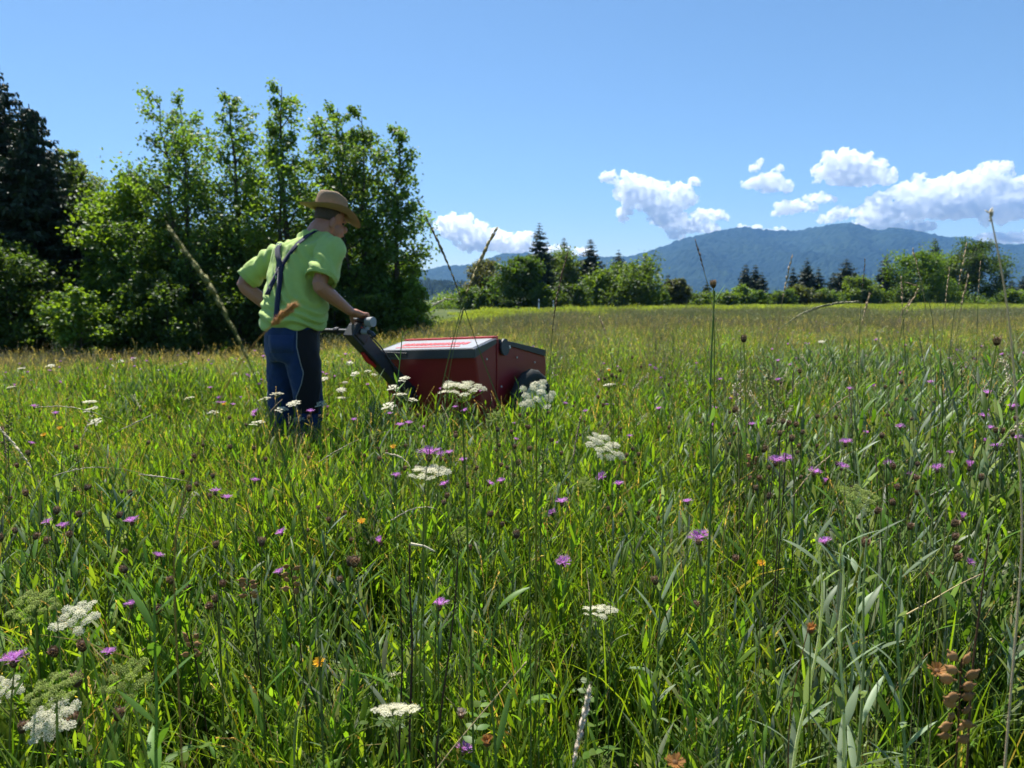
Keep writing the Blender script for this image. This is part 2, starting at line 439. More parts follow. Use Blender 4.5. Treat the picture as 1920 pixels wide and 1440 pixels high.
# ------------------------------------------------------------------ trees
def leaf_quads(g, P, size, rng, cols, droop=0.35, aspect=0.42, up=0.5):
    """many small folded leaves at points P"""
    n = len(P)
    if n == 0: return
    d = rng.normal(size=(n, 3)); d[:, 2] = d[:, 2] * 0.6 - droop; d /= np.linalg.norm(d, axis=1)[:, None]
    nn = rng.normal(size=(n, 3)); nn[:, 2] = np.abs(nn[:, 2]) + up
    s = np.cross(d, nn); s /= np.linalg.norm(s, axis=1)[:, None] + 1e-9
    L = (size * rng.uniform(0.6, 1.3, n))[:, None]; W = L * aspect
    v = np.stack([P, P + d * L * 0.5 - s * W, P + d * L + np.array([0, 0, -0.15]) * L, P + d * L * 0.5 + s * W], 1).reshape(-1, 3)
    q = np.arange(n * 4).reshape(n, 4)
    g.add(v, q, np.repeat(cols, 4, 0))
def leaf_cols(n, base, rng, var=0.25, yel=0.25):
    base = np.array(base); k = rng.uniform(1 - var, 1 + var, (n, 1)); y = rng.random((n, 1)) ** 3 * yel
    return base * k * (1 - y) + np.array([base[1] * 0.95, base[1] * 1.15, base[2] * 0.8]) * y

def limb_path(p0, dirv, length, rng, n=5, upcurve=0.25, wob=0.08):
    P = [np.asarray(p0, float)]; d = norm(dirv)
    for i in range(n - 1):
        d = norm(d + np.array([0, 0, upcurve / n]) + rng.normal(size=3) * wob)
        P.append(P[-1] + d * length / (n - 1))
    return np.array(P)

def broadleaf(base, H, W, seed, col, leaf=0.11, nleaf=9000, stems=1, t0=0.15, shape='oval', name='tree', label='', cat='tree', group=None,
              elev=0.5, nl=26, trunk_r=None, spread=0.75, sparse=1.0, sub=6, droop=0.35, wood=M_BARK, matl=None, flat=0.75):
    rng = np.random.default_rng(seed)
    root = empty(name, base, label, cat, group)
    gt, gl = G(), G(); tips = []; wts = []
    trunk_r = trunk_r or H * 0.014
    for s in range(stems):
        az = rng.uniform(0, 6.28); off = (0 if stems == 1 else W * 0.12) * np.array([math.cos(az), math.sin(az), 0])
        hh = H * (1 if s == 0 else rng.uniform(0.72, 0.98))
        top = np.array([math.cos(az), math.sin(az), 0]) * (0.04 * H if stems == 1 else W * 0.28 * rng.uniform(0.4, 1)) + np.array([0, 0, hh * 0.97])
        path = bez(off + [0, 0, -0.15], off * 1.6 + np.array([0, 0, hh * 0.5]), top, 9)
        path[1:-1] += rng.normal(size=(7, 3)) * np.array([1, 1, 0]) * H * 0.008
        tt = np.linspace(0, 1, 9)
        tube(gt, path, trunk_r * (1.15 - tt * 1.05) * (1 if s == 0 else 0.7), 6, cap=False)
        nlim = max(6, int(nl * (1 if s == 0 else 0.7)))
        for k in range(nlim):
            u = t0 + (0.98 - t0) * (k + rng.random()) / nlim
            x = (u - t0) / (1 - t0)
            if shape == 'oval': prof = (math.sin(math.pi * min(1, x ** 0.75 * 0.92 + 0.1))) ** 0.65
            elif shape == 'round': prof = math.sqrt(max(0.02, 1 - (2 * x - 0.85) ** 2 * 0.85))
            elif shape == 'bush': prof = math.sqrt(max(0.03, 1 - x ** 2 * 0.95))
            elif shape == 'ash': prof = 1.75 * (0.55 + 0.45 * math.sin(math.pi * min(1, x + 0.1))) * (1 - 0.5 * x ** 2.4) * rng.uniform(0.6, 1.15)
            else: prof = 1 - x * 0.8
            Lm = W * 0.5 * max(prof, 0.12) * rng.uniform(0.75, 1.12) * (1 if stems == 1 else 0.75)
            p0 = np.array([np.interp(u, tt, path[:, i]) for i in range(3)])
            a = k * 2.4 + rng.uniform(-0.5, 0.5)
            e = elev + 0.5 * x + rng.uniform(-0.2, 0.2)
            dv = np.array([math.cos(a) * math.cos(e), math.sin(a) * math.cos(e), math.sin(e)])
            lp = limb_path(p0, dv, Lm, rng, 5, 0.3, 0.1)
            tube(gt, lp, np.linspace(trunk_r * 0.38 * (1 - 0.6 * x), trunk_r * 0.06, 5), 4, cap=False)
            for q in range(sub):
                w = rng.uniform(0.3, 1.0); pb = np.array([np.interp(w, np.linspace(0, 1, 5), lp[:, i]) for i in range(3)])
                d2 = norm(dv + rng.normal(size=3) * 0.75 + np.array([0, 0, 0.15])); l2 = Lm * rng.uniform(0.18, 0.42)
                tp = limb_path(pb, d2, l2, rng, 3, 0.1, 0.1)
                tube(gt, tp, [trunk_r * 0.07, trunk_r * 0.05, trunk_r * 0.02], 3, cap=False)
                for j in np.linspace(0.25, 1.0, 4):
                    tips.append(pb + (tp[-1] - pb) * j); wts.append(l2)
            tips.append(lp[-1]); wts.append(Lm * 0.3)
    tips = np.array(tips); wts = np.array(wts)
    keep = rng.random(len(tips)) < sparse; tips = tips[keep]; wts = wts[keep]
    pr = wts / wts.sum(); idx = rng.choice(len(tips), nleaf, p=pr)
    sig = np.clip(wts[idx], 0.15, None)[:, None] * spread
    P = tips[idx] + np.clip(rng.normal(size=(nleaf, 3)), -1.7, 1.7) * sig * np.array([1, 1, flat]) * 0.6
    P[:, 2] = np.maximum(P[:, 2], 0.05)
    clump = rng.normal(size=(len(tips), 1)) * 0.12
    cols = leaf_cols(nleaf, col, rng) * (1 + clump[idx])
    leaf_quads(gl, P, leaf, rng, cols, droop)
    link('trunk', gt.mesh('trunk', wood), root); link('crown', gl.mesh('crown', matl or M_TREE, smooth=False), root)
    return root

def spruce(base, H, W, seed, label, col=(0.030, 0.056, 0.026), near=False, group=None, skirt=0.06, name='spruce_tree', irregular=0.25):
    rng = np.random.default_rng(seed)
    root = empty(name, base, label, 'tree', group)
    gt, gl = G(), G()
    tube(gt, [(0, 0, -0.2), (0, 0, H * 0.4), (0.01 * H, 0, H * 0.8), (0, 0, H)], [H * 0.016, H * 0.012, H * 0.006, H * 0.0015], 7, cap=False)
    nw = int(H / (0.20 if near else 0.27)); P, D, Lq, Wq = [], [], [], []
    for w in range(nw):
        u = skirt + (1 - skirt) * (w + rng.random() * 0.8) / nw
        z = u * H; rad = W * 0.5 * (1 - u) ** 0.75 * rng.uniform(1 - irregular, 1 + irregular * 0.6) + 0.12
        nb = 9 if near else 7
        for b in range(nb):
            a = b * 2 * math.pi / nb + rng.uniform(-0.35, 0.35) + w * 1.1
            l = rad * rng.uniform(0.7, 1.15); dr = rng.uniform(-0.5, -0.15) - 0.2 * (1 - u)
            h = np.array([math.cos(a), math.sin(a), 0])
            path = bez((0, 0, z), h * l * 0.55 + np.array([0, 0, z + l * dr * 0.9]), h * l + np.array([0, 0, z + l * (dr + 0.22)]), 6)
            tube(gt, path[::2], np.linspace(0.02 + 0.004 * l, 0.005, 3), 3, cap=False)
            m = max(5, int(l / (0.072 if near else 0.115)))
            for q in range(m):
                t = (q + rng.random()) / m; pt = np.array([np.interp(t, np.linspace(0, 1, 6), path[:, i]) for i in range(3)])
                sd_ = np.array([-h[1], h[0], 0]) * (1 if q % 2 else -1)
                reach = (0.5 if near else 0.62) * (1.05 - t) * l * 0.45 + 0.22
                d = norm(sd_ * rng.uniform(0.5, 1) + h * rng.uniform(0.4, 0.9) + np.array([0, 0, rng.uniform(-0.55, 0.0)]))
                P.append(pt); D.append(d); k_ = 0.35 + 0.65 * min(1, (1 - u) * 3); Lq.append(reach * k_ * rng.uniform(0.7, 1.2)); Wq.append((0.05 if near else 0.12) * k_)
                if near:
                    P.append(pt); D.append(norm(np.array([rng.normal() * 0.3, rng.normal() * 0.3, -1]) + h * 0.3)); Lq.append(rng.uniform(0.12, 0.3)); Wq.append(0.04)
    P, D, Lq, Wq = np.array(P), np.array(D), np.array(Lq), np.array(Wq); n = len(P)
    # each spray: a feathered pair of narrow quads
    for roll in (0, 1):
        nn = rng.normal(size=(n, 3)) * 0.5 + (np.array([0, 0, 1.0]) if roll == 0 else np.array([0.0, 0.0, 0.2]))
        s = np.cross(D, nn); s /= np.linalg.norm(s, axis=1)[:, None] + 1e-9
        L_, W_ = Lq[:, None], Wq[:, None]
        v = np.stack([P - s * W_ * 0.5, P + D * L_ * 0.55 - s * W_ * 1.3, P + D * L_ + np.array([0, 0, -0.12]) * L_, P + D * L_ * 0.55 + s * W_ * 1.3], 1).reshape(-1, 3)
        gl.add(v, np.arange(n * 4).reshape(n, 4), np.repeat(leaf_cols(n, col, rng, 0.3, 0.15), 4, 0))
    link('trunk', gt.mesh('trunk', M_BARK), root); link('crown', gl.mesh('crown', M_NEEDLE, smooth=False), root)
    return root

def tree_spot(px, top, Y):
    x = (px - 960) / F_PX * Y
    z = tz(x, Y); ztop = at(px, top, Y)[2]
    return (x, Y, z), ztop - z
def wpx(w, Y): return w / F_PX * Y

GL = 'trees and bushes of the wood edge'
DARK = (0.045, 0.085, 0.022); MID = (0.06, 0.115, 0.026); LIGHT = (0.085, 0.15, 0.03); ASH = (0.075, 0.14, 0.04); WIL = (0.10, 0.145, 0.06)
def bl(px, top, Y, w, seed, col, label, **k):
    b, H = tree_spot(px, top, Y)
    k.setdefault('group', GL if Y < 45 else 'trees along the far road')
    return broadleaf(b, H, wpx(w, Y), seed, col, label=label, **k)
def sp(px, top, Y, w, seed, label, **k):
    b, H = tree_spot(px, top, Y)
    k.setdefault('group', GL if Y < 45 else 'trees along the far road')
    return spruce(b, H, wpx(w, Y), seed, label, **k)

# --- wood edge
sp(8, 92, 28, 480, 1, 'tallest dark spruce with ragged top at the edge of the wood', near=True)
sp(-110, 150, 30, 400, 2, 'dark spruce partly cut off by the picture edge', near=True)
sp(88, 195, 27, 330, 3, 'second dark spruce just beside the tallest one', near=True)
bl(140, 300, 29.5, 190, 4, (0.04, 0.075, 0.02), 'dark broadleaf tree rising behind the second spruce', name='beech_tree', nleaf=15000, shape='oval', leaf=0.12, elev=0.3, stems=2)
bl(20, 470, 24.5, 210, 5, (0.04, 0.075, 0.022), 'broad dark tree growing in front of the tallest spruce', name='beech_tree', nleaf=15000, shape='round', leaf=0.12, t0=0.05, elev=0.2)
bl(200, 272, 33, 220, 6, WIL, 'pale grey-green willow with feathery top in the gap', name='willow_tree', nleaf=22000, leaf=0.12, shape='oval', stems=2, elev=0.6)
bl(275, 315, 27, 210, 7, (0.085, 0.15, 0.025), 'yellow-green maple between the willow and the ash trees', name='maple_tree', nleaf=18000, leaf=0.15, shape='oval', t0=0.05, elev=0.3)
bl(365, 165, 27, 190, 8, ASH, 'feathery ash tree with several pointed tops, first of the row', name='ash_tree', nleaf=11934, leaf=0.125, shape='ash', stems=3, elev=0.3, spread=0.95, sparse=0.85, flat=0.7, nl=24, t0=0.2)
bl(440, 168, 27.6, 170, 9, ASH, 'slim ash tree filling the middle of the ash row', name='ash_tree', nleaf=9547, leaf=0.125, shape='ash', stems=2, elev=0.3, spread=0.95, sparse=0.85, flat=0.7, t0=0.2)
bl(525, 148, 26.5, 160, 10, (0.09, 0.16, 0.04), 'tallest ash tree with a single pointed crown behind the person', name='ash_tree', nleaf=11138, leaf=0.125, shape='ash', stems=2, elev=0.32, spread=0.95, sparse=0.85, flat=0.7, t0=0.18)
bl(620, 182, 27.5, 150, 11, ASH, 'ash tree rising directly behind the straw hat', name='ash_tree', nleaf=8751, leaf=0.125, shape='ash', stems=2, elev=0.32, spread=0.95, sparse=0.85, flat=0.7, t0=0.2)
bl(680, 195, 26, 150, 12, (0.065, 0.12, 0.035), 'dark ash tree with pale trunk beside the straw hat', name='ash_tree', nleaf=10342, leaf=0.125, shape='ash', stems=2, elev=0.3, spread=0.95, sparse=0.85, flat=0.7, t0=0.2)
bl(735, 238, 26.5, 130, 13, ASH, 'loose ash tree at the open end of the wood', name='ash_tree', nleaf=7956, leaf=0.125, shape='ash', stems=2, elev=0.25, spread=0.95, sparse=0.85, flat=0.7, t0=0.16)
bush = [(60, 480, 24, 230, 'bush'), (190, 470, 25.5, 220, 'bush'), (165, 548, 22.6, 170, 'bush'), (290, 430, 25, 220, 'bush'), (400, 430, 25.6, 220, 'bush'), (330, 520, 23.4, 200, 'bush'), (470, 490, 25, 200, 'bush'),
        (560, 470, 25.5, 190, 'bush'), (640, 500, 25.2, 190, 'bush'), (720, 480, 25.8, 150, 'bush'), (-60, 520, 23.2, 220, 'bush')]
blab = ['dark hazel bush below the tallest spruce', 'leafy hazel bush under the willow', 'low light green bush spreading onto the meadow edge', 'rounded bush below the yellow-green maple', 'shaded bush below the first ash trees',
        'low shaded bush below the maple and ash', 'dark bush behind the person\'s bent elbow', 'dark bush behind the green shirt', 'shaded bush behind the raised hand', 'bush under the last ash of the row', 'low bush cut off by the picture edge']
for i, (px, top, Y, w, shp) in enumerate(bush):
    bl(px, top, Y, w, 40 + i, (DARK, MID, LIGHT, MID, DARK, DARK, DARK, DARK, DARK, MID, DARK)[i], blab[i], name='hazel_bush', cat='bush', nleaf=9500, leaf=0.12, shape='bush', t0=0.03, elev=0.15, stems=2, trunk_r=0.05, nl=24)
bl(778, 512, 24.5, 75, 60, (0.10, 0.17, 0.035), 'light green bush at the open corner of the wood', name='hazel_bush', cat='bush', nleaf=6000, leaf=0.10, shape='oval', t0=0.03, elev=0.5, stems=2, trunk_r=0.04)
bl(700, 560, 23.5, 130, 61, (0.055, 0.10, 0.025), 'low bush behind the machine handle', name='hazel_bush', cat='bush', nleaf=6000, leaf=0.11, shape='bush', t0=0.03, elev=0.2, stems=2, trunk_r=0.04)
# trees standing deeper in the wood
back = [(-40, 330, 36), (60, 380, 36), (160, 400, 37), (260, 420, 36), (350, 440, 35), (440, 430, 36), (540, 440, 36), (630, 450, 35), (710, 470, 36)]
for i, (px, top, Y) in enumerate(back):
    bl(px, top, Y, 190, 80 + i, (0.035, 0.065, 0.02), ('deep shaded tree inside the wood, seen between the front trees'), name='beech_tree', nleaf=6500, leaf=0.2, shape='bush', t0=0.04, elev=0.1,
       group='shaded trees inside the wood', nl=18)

# --- trees along the road
far = [
 ('s', 1010, 430, 92, 66, 'tallest slender spruce in the middle of the far tree row', 0),
 ('b', 972, 476, 86, 92, 'dense dark tree in front of the tallest far spruce', (0.05, 0.10, 0.022)),
 ('b', 908, 484, 105, 80, 'thin brownish tree at the open end of the far row', (0.075, 0.085, 0.045)),
 ('b', 878, 545, 92, 70, 'small rounded bush at the open end of the far row', (0.07, 0.13, 0.03)),
 ('b', 925, 545, 88, 60, 'small bush below the thin brownish tree', (0.055, 0.10, 0.025)),
 ('b', 850, 565, 110, 80, 'low bush line beside the wood corner', (0.08, 0.14, 0.03)),
 ('b', 1048, 470, 100, 100, 'pale green poplar-like tree right of the tallest far spruce', (0.08, 0.13, 0.045)),
 ('s', 1056, 457, 112, 50, 'spruce tip rising behind the pale green tree', 0),
 ('s', 1105, 459, 100, 66, 'wide spruce next to the pale green tree', 0),
 ('b', 1020, 530, 84, 60, 'small yellow-green bush at the foot of the dense dark tree', (0.085, 0.15, 0.03)),
 ('b', 1075, 535, 84, 80, 'rounded bush with dark hollow in the far row', (0.05, 0.09, 0.025)),
 ('b', 1128, 500, 90, 60, 'bright yellow-green young tree in the far row', (0.10, 0.17, 0.03)),
 ('s', 1157, 480, 108, 46, 'dark spruce behind the broad willow bush', 0),
 ('s', 1207, 486, 108, 36, 'short dark spruce at the end of the broad willow bush', 0),
 ('b', 1185, 506, 88, 130, 'broad willow bush at the right end of the middle group', (0.07, 0.12, 0.035)),
 ('b', 1228, 545, 90, 50, 'small light bush hugging the broad willow', (0.085, 0.15, 0.03)),
 ('b', 1265, 518, 95, 46, 'thin grey tree standing alone past the willow bush', (0.07, 0.085, 0.045)),
 ('b', 1300, 556, 100, 70, 'low hedge bush past the thin grey tree', (0.07, 0.12, 0.03)),
 ('b', 1350, 552, 104, 60, 'low hedge bush before the dark spruce pair', (0.075, 0.13, 0.03)),
 ('s', 1393, 506, 112, 34, 'first spruce of the dark pair', 0), ('s', 1411, 507, 114, 30, 'second spruce of the dark pair', 0), ('s', 1424, 522, 112, 24, 'short spruce beside the dark pair', 0),
 ('b', 1405, 535, 106, 60, 'light green young tree in front of the dark spruce pair', (0.085, 0.15, 0.035)),
 ('b', 1455, 548, 110, 60, 'low bush between the spruce pair and the hedge', (0.06, 0.11, 0.03)),
 ('b', 1500, 538, 112, 70, 'brownish bush in the long hedge', (0.07, 0.09, 0.04)),
 ('s', 1481, 512, 125, 20, 'small spruce tip over the long hedge', 0), ('s', 1506, 496, 125, 40, 'middle spruce over the long hedge', 0), ('s', 1528, 512, 125, 28, 'smaller spruce beside the middle one over the hedge', 0),
 ('b', 1545, 545, 112, 70, 'green bush in the long hedge', (0.07, 0.125, 0.03)),
 ('s', 1579, 496, 118, 62, 'broad dark spruce in the long hedge', 0),
 ('b', 1600, 522, 114, 60, 'light tree leaning on the broad dark spruce', (0.085, 0.14, 0.035)),
 ('b', 1625, 545, 114, 70, 'spreading bush before the narrow spruce', (0.075, 0.13, 0.03)),
 ('s', 1652, 489, 118, 46, 'narrow pointed spruce before the round bright tree', 0),
 ('b', 1714, 472, 116, 104, 'round bright green tree at the right of the far row', (0.08, 0.15, 0.025)),
 ('b', 1690, 545, 114, 80, 'bush at the foot of the round bright tree', (0.07, 0.125, 0.03)),
 ('s', 1741, 458, 128, 50, 'spruce tip behind the round bright tree', 0),
 ('b', 1782, 474, 122, 90, 'grey-green tree between spruce tip and darkest tree', (0.075, 0.12, 0.045)),
 ('b', 1822, 453, 120, 110, 'big darkest tree at the right end of the far row', (0.045, 0.085, 0.025)),
 ('b', 1770, 535, 116, 110, 'bright spreading bush below the darkest tree', (0.085, 0.15, 0.03)),
 ('b', 1880, 552, 124, 70, 'low bush right of the darkest tree', (0.08, 0.14, 0.03)), ('b', 1940, 550, 126, 80, 'low bush at the picture edge of the far row', (0.08, 0.14, 0.03)),
 ('s', 1250, 526, 112, 26, 'little spruce between the willow bush and the thin grey tree', 0), ('s', 1322, 540, 118, 22, 'little spruce over the low hedge bushes', 0), ('s', 1556, 522, 126, 24, 'little spruce left of the broad dark one', 0), ('s', 1690, 512, 128, 26, 'little spruce left of the round bright tree', 0), ('s', 1866, 526, 135, 28, 'little spruce right of the darkest tree', 0),
 ('s', 1888, 536, 170, 24, 'tiny distant spruce near the picture edge', 0), ('s', 1910, 528, 175, 34, 'distant spruce at the picture edge', 0),
]
for i, (k, px, top, Y, w, lab, col) in enumerate(far):
    if k == 's': sp(px, top - 12, Y, w * 1.75, 200 + i, lab, irregular=0.3)
    else:
        small = top > 525
        bl(px, top + 6, Y, w * 1.05, 200 + i, np.array(col) * 0.85, lab, nleaf=4200 if small else 10000, leaf=0.30, spread=0.95, shape='bush' if small else 'oval', t0=0.03 if small else 0.06, elev=0.25, stems=2 if small else 1,
           name='bush' if small else 'tree', cat='bush' if small else 'tree', nl=16 if small else 24, sub=5)
# scrub that closes the row at ground level
def scrub():
    rng = np.random.default_rng(9); g = G()
    for k in range(260):
        px = rng.uniform(790, 2150); Y = np.interp(px, [790, 1250, 1920, 2150], [98, 108, 134, 150]) + rng.uniform(-3, 8)
        x = (px - 960) / F_PX * Y; z = tz(x, Y); h = rng.uniform(0.8, 2.3); n = 130
        P = np.array([x, Y, z]) + np.abs(rng.normal(size=(n, 3))) * np.array([0, 0, h * 0.5]) + rng.normal(size=(n, 3)) * np.array([1.0, 0.8, 0])
        leaf_quads(g, P, 0.3, rng, leaf_cols(n, np.array([0.065, 0.115, 0.03]) * rng.uniform(0.7, 1.25), rng))
    tag(link('undergrowth', g.mesh('undergrowth', M_TREE, smooth=False)), 'continuous low green scrub along the far side of the road', kind='stuff')
scrub()

# --- roadside marker posts
def marker_post(px, Y, label):
    x = (px - 960) / F_PX * Y; z = tz(x, Y)
    root = empty('marker_post', (x, Y, z), label, 'post', 'white roadside marker posts')
    g = G(); tube(g, [(0, 0, -0.1), (0, 0, 0.93), (0.0, 0.0, 1.0)], [0.075, 0.07, 0.045], 3); link('post_body', g.mesh('post_body', M_WHITE), root)
    g = G(); tube(g, [(0, 0, 0.70), (0, 0, 0.86)], [0.08, 0.08], 3); link('black_band', g.mesh('black_band', M_BLACK), root)
    g = G(); boxg(g, (0, -0.042, 0.78), (0.02, 0.004, 0.05)); link('reflector', g.mesh('reflector', M_WHITE), root)
M_WHITE = plain('white plastic', (0.75, 0.75, 0.73), 0.45); M_BLACK = plain('black plastic', (0.02, 0.02, 0.022), 0.45)
marker_post(1010, 61, 'white marker post by the road below the tallest far spruce')
marker_post(1037, 69, 'white marker post by the road below the pale green tree')
# ------------------------------------------------------------------ red seed harvester
MU = np.array([0.8757, -0.4829, 0.0]); MF = np.array([0.4829, 0.8757, 0.0]); UZ = np.array([0, 0, 1.0])
MO = np.array([-0.206, 5.0, 0.0]); MW = 0.82
def mp(a, l, z): return MO + MU * a + MF * l + UZ * (z + 0.055 * a)      # it stands slightly tilted on the slope
AX = np.stack([MU, MF, UZ])
M_RED = plain('red painted sheet metal', (0.28, 0.020, 0.024), 0.38, 0.5, var=0.12, vscale=5, bump=0.02, bscale=30)
M_REDP = plain('bright red plastic', (0.55, 0.025, 0.025), 0.35, 0.5)
M_LID = plain('satin anthracite lid', (0.045, 0.05, 0.058), 0.33, 0.6, var=0.15, vscale=6)
M_LIDGLARE = plain('painted pale lid glare', (0.33, 0.33, 0.33), 0.3, 0.5, var=0.2, vscale=9)  # sun glare on the lid, put into a pale grey colour
M_DGREY = plain('dark grey powder coat', (0.03, 0.034, 0.04), 0.45, 0.5, var=0.2, vscale=12)
M_TYRE = plain('tyre rubber', (0.028, 0.03, 0.027), 0.8, 0.3, bump=0.3, bscale=60, var=0.3)
M_STEEL = plain('bright galvanised steel', (0.62, 0.63, 0.64), 0.3, 0.5, 0.25)
M_GREYP = plain('grey plastic', (0.30, 0.32, 0.33), 0.5, 0.4)
def solid_profile(name, prof, a0, a1, mat, parent, bv=0.006):
    """prism across the machine from side profile points (l, z)"""
    n = len(prof); g = G()
    v = [mp(a0, l, z) - BASE for l, z in prof] + [mp(a1, l, z) - BASE for l, z in prof]
    me = bpy.data.meshes.new(name)
    faces = [tuple(range(n)), tuple(range(2 * n - 1, n - 1, -1))] + [(i, i + n, (i + 1) % n + n, (i + 1) % n) for i in range(n)]
    me.from_pydata([tuple(x) for x in v], [], faces)
    bm = bmesh.new(); bm.from_mesh(me); bmesh.ops.recalc_face_normals(bm, faces=bm.faces); bm.to_mesh(me); bm.free()
    me.materials.append(mat); o = link(name, me, parent)
    if bv: bevel(o, bv)
    return o
def part(name, g, mat, parent, bv=0, smooth=True):
    g.v = [x - BASE for x in g.v]
    o = link(name, g.mesh(name, mat, smooth), parent)
    if bv: bevel(o, bv)
    return o
BASE = mp(-MW / 2, 0.5, -0.1)
def harvester():
    root = empty('seed_harvester', BASE, 'red push-along seed harvester with grey lid, wheels and long handle arm', 'machine')
    # rear hopper and front hood
    solid_profile('rear_hopper', [(0.02, 0.14), (-0.105, 0.735), (0.195, 0.80), (0.195, 0.12)], -MW, 0, M_RED, root, 0.014)
    solid_profile('front_hood', [(0.215, 0.12), (0.215, 0.80), (0.98, 0.672), (1.02, 0.61), (1.02, 0.2), (0.96, 0.12)], -MW + 0.004, -0.004, M_RED, root, 0.01)
    solid_profile('seam_flange', [(0.193, 0.13), (0.193, 0.815), (0.217, 0.815), (0.217, 0.13)], -MW - 0.006, 0.006, M_RED, root, 0.003)
    solid_profile('ridge_bar', [(0.16, 0.812), (0.16, 0.838), (0.23, 0.838), (0.23, 0.805)], -MW + 0.01, -0.008, M_REDP, root, 0.004)
    # grey lid: gently sloping plate with a deep lip
    solid_profile('lid', [(-0.135, 0.70), (-0.135, 0.766), (0.165, 0.822), (0.172, 0.806), (-0.118, 0.752), (-0.118, 0.70)], -MW - 0.014, 0.012, M_LID, root, 0.003)
    for a in (-MW - 0.022, 0.0125):
        solid_profile('lid_lip', [(-0.135, 0.702), (-0.135, 0.765), (0.16, 0.820), (0.16, 0.785)], a, a + 0.008, M_LID, root, 0.002)
    solid_profile('lid_glare', [(-0.125, 0.7695), (0.155, 0.8222), (0.155, 0.8235), (-0.125, 0.7712)], -MW + 0.01, -0.012, M_LIDGLARE, root, 0)  # added pale plate, painted stand-in for sun glare on the dark lid
    # recessed latch handle in the lip, red lettering panel on the lid
    g = G(); boxg(g, mp(-0.66, -0.137, 0.735), (0.10, 0.006, 0.018), AX); part('latch', g, M_BLACK, root, 0.003, False)
    # lettering on the lid: red strokes laid along the slope
    mu_ = norm(MU + UZ * 0.055); e1 = norm(MF * 0.300 + UZ * 0.056); nn_ = np.cross(mu_, e1); cen = mp(-0.43, 0.005, 0.7962) + nn_ * 0.0008
    lid_letters(root, cen, e1, nn_)
    # hood edge trim with the round hinge
    solid_profile('hood_trim', [(0.225, 0.785), (0.225, 0.815), (0.99, 0.688), (0.99, 0.635)], -0.002, 0.010, M_DGREY, root, 0.002)
    solid_profile('hood_trim', [(0.225, 0.785), (0.225, 0.815), (0.99, 0.688), (0.99, 0.635)], -MW - 0.010, -MW + 0.002, M_DGREY, root, 0.002)
    solid_profile('hood_cover', [(0.235, 0.808), (0.235, 0.816), (0.985, 0.690), (0.985, 0.680)], -MW + 0.0, -0.004, M_LID, root, 0)
    g = G(); tube(g, [mp(0.008, 0.285, 0.752), mp(0.024, 0.285, 0.752)], 0.062, 24); h = part('hinge', g, M_DGREY, root, 0.003, False)
    g = G(); tube(g, [mp(0.020, 0.345, 0.748), mp(0.030, 0.345, 0.748)], 0.011, 10); part('bolt', g, M_STEEL, h, 0, False)
    for l, z in ((0.26, 0.2), (0.26, 0.46), (0.5, 0.66), (0.8, 0.6), (0.95, 0.3), (0.16, 0.25), (0.05, 0.68)):
        g = G(); tube(g, [mp(0.0, l, z), mp(0.007, l, z)], 0.008, 6); part('bolt', g, M_STEEL, root, 0, False)
    for a in (-0.78, -0.55, -0.3, -0.05):
        g = G(); c = mp(a, -0.035, 0.42); tube(g, [c, c - MF * 0.012], 0.007, 6); part('bolt', g, M_STEEL, root, 0, False)
    # front brush housing
    g = G(); tube(g, [mp(-MW + 0.02, 1.06, 0.17), mp(-0.02, 1.06, 0.17)], 0.17, 20); part('brush_housing', g, M_DGREY, root, 0, True)
    g = G(); boxg(g, mp(0.012, 0.99, 0.28), (0.012, 0.04, 0.12), AX); part('front_bracket', g, M_DGREY, root, 0.004, False)
    # wheels
    for a, l, r in ((0.08, 0.58, 0.345), (-MW - 0.08, 0.58, 0.345), (-MW - 0.05, 0.09, 0.19)):
        c = mp(a, l, tz(*mp(a, l, 0)[:2]) + r - 0.01); w = 0.045 if r > 0.25 else 0.03
        g = G(); prof = [(-1, 0.70), (-1, 0.86), (-0.7, 0.96), (-0.25, 1.0), (0.25, 1.0), (0.7, 0.96), (1, 0.86), (1, 0.70), (0.6, 0.66), (-0.6, 0.66)]
        n = 40; vs = []
        for k in range(n):
            t = 2 * math.pi * k / n; e = MF * math.cos(t) + UZ * math.sin(t)
            for j, (s, q) in enumerate(prof):
                rq = q - (0.02 if (k % 2 and 2 <= j <= 5) else 0)
                vs.append(c + MU * s * w + e * r * rq)
        m = len(prof); fs = [(k * m + j, k * m + (j + 1) % m, ((k + 1) % n) * m + (j + 1) % m, ((k + 1) % n) * m + j) for k in range(n) for j in range(m)]
        g.add(vs, fs); wheel = part('wheel', g, M_TYRE, root)
        g = G(); n = 32; prof2 = [(0.75, 0.70), (0.9, 0.66), (0.55, 0.58), (0.3, 0.25), (0.55, 0.2), (0.6, 0.0)]; vs = []
        for k in range(n):
            t = 2 * math.pi * k / n; e = MF * math.cos(t) + UZ * math.sin(t)
            for s, q in prof2: vs.append(c + MU * s * w * (1 if a > -0.5 else -1) + e * r * q)
        m = len(prof2); fs = [(k * m + j, k * m + j + 1, ((k + 1) % n) * m + j + 1, ((k + 1) % n) * m + j) for k in range(n) for j in range(m - 1)]
        g.add(vs, fs); part('rim', g, M_STEEL, wheel)
        g = G(); tube(g, [c - MU * w * 0.9, c + MU * w * 0.9], r * 0.13, 12); part('hub', g, M_DGREY, wheel)
    # handle arm
    A = mp(-0.62, -0.02, 0.42); B = at(668, 630, 4.80)
    d = norm(B - A); sidev = MU; nv = norm(np.cross(sidev, d))
    g = G(); L_ = np.linalg.norm(B - A); boxg(g, (A + B) / 2 + d * 0.02, (0.042, L_ / 2 + 0.05, 0.05), np.stack([sidev, d, nv])); part('handle_arm', g, M_DGREY, root, 0.006, False)
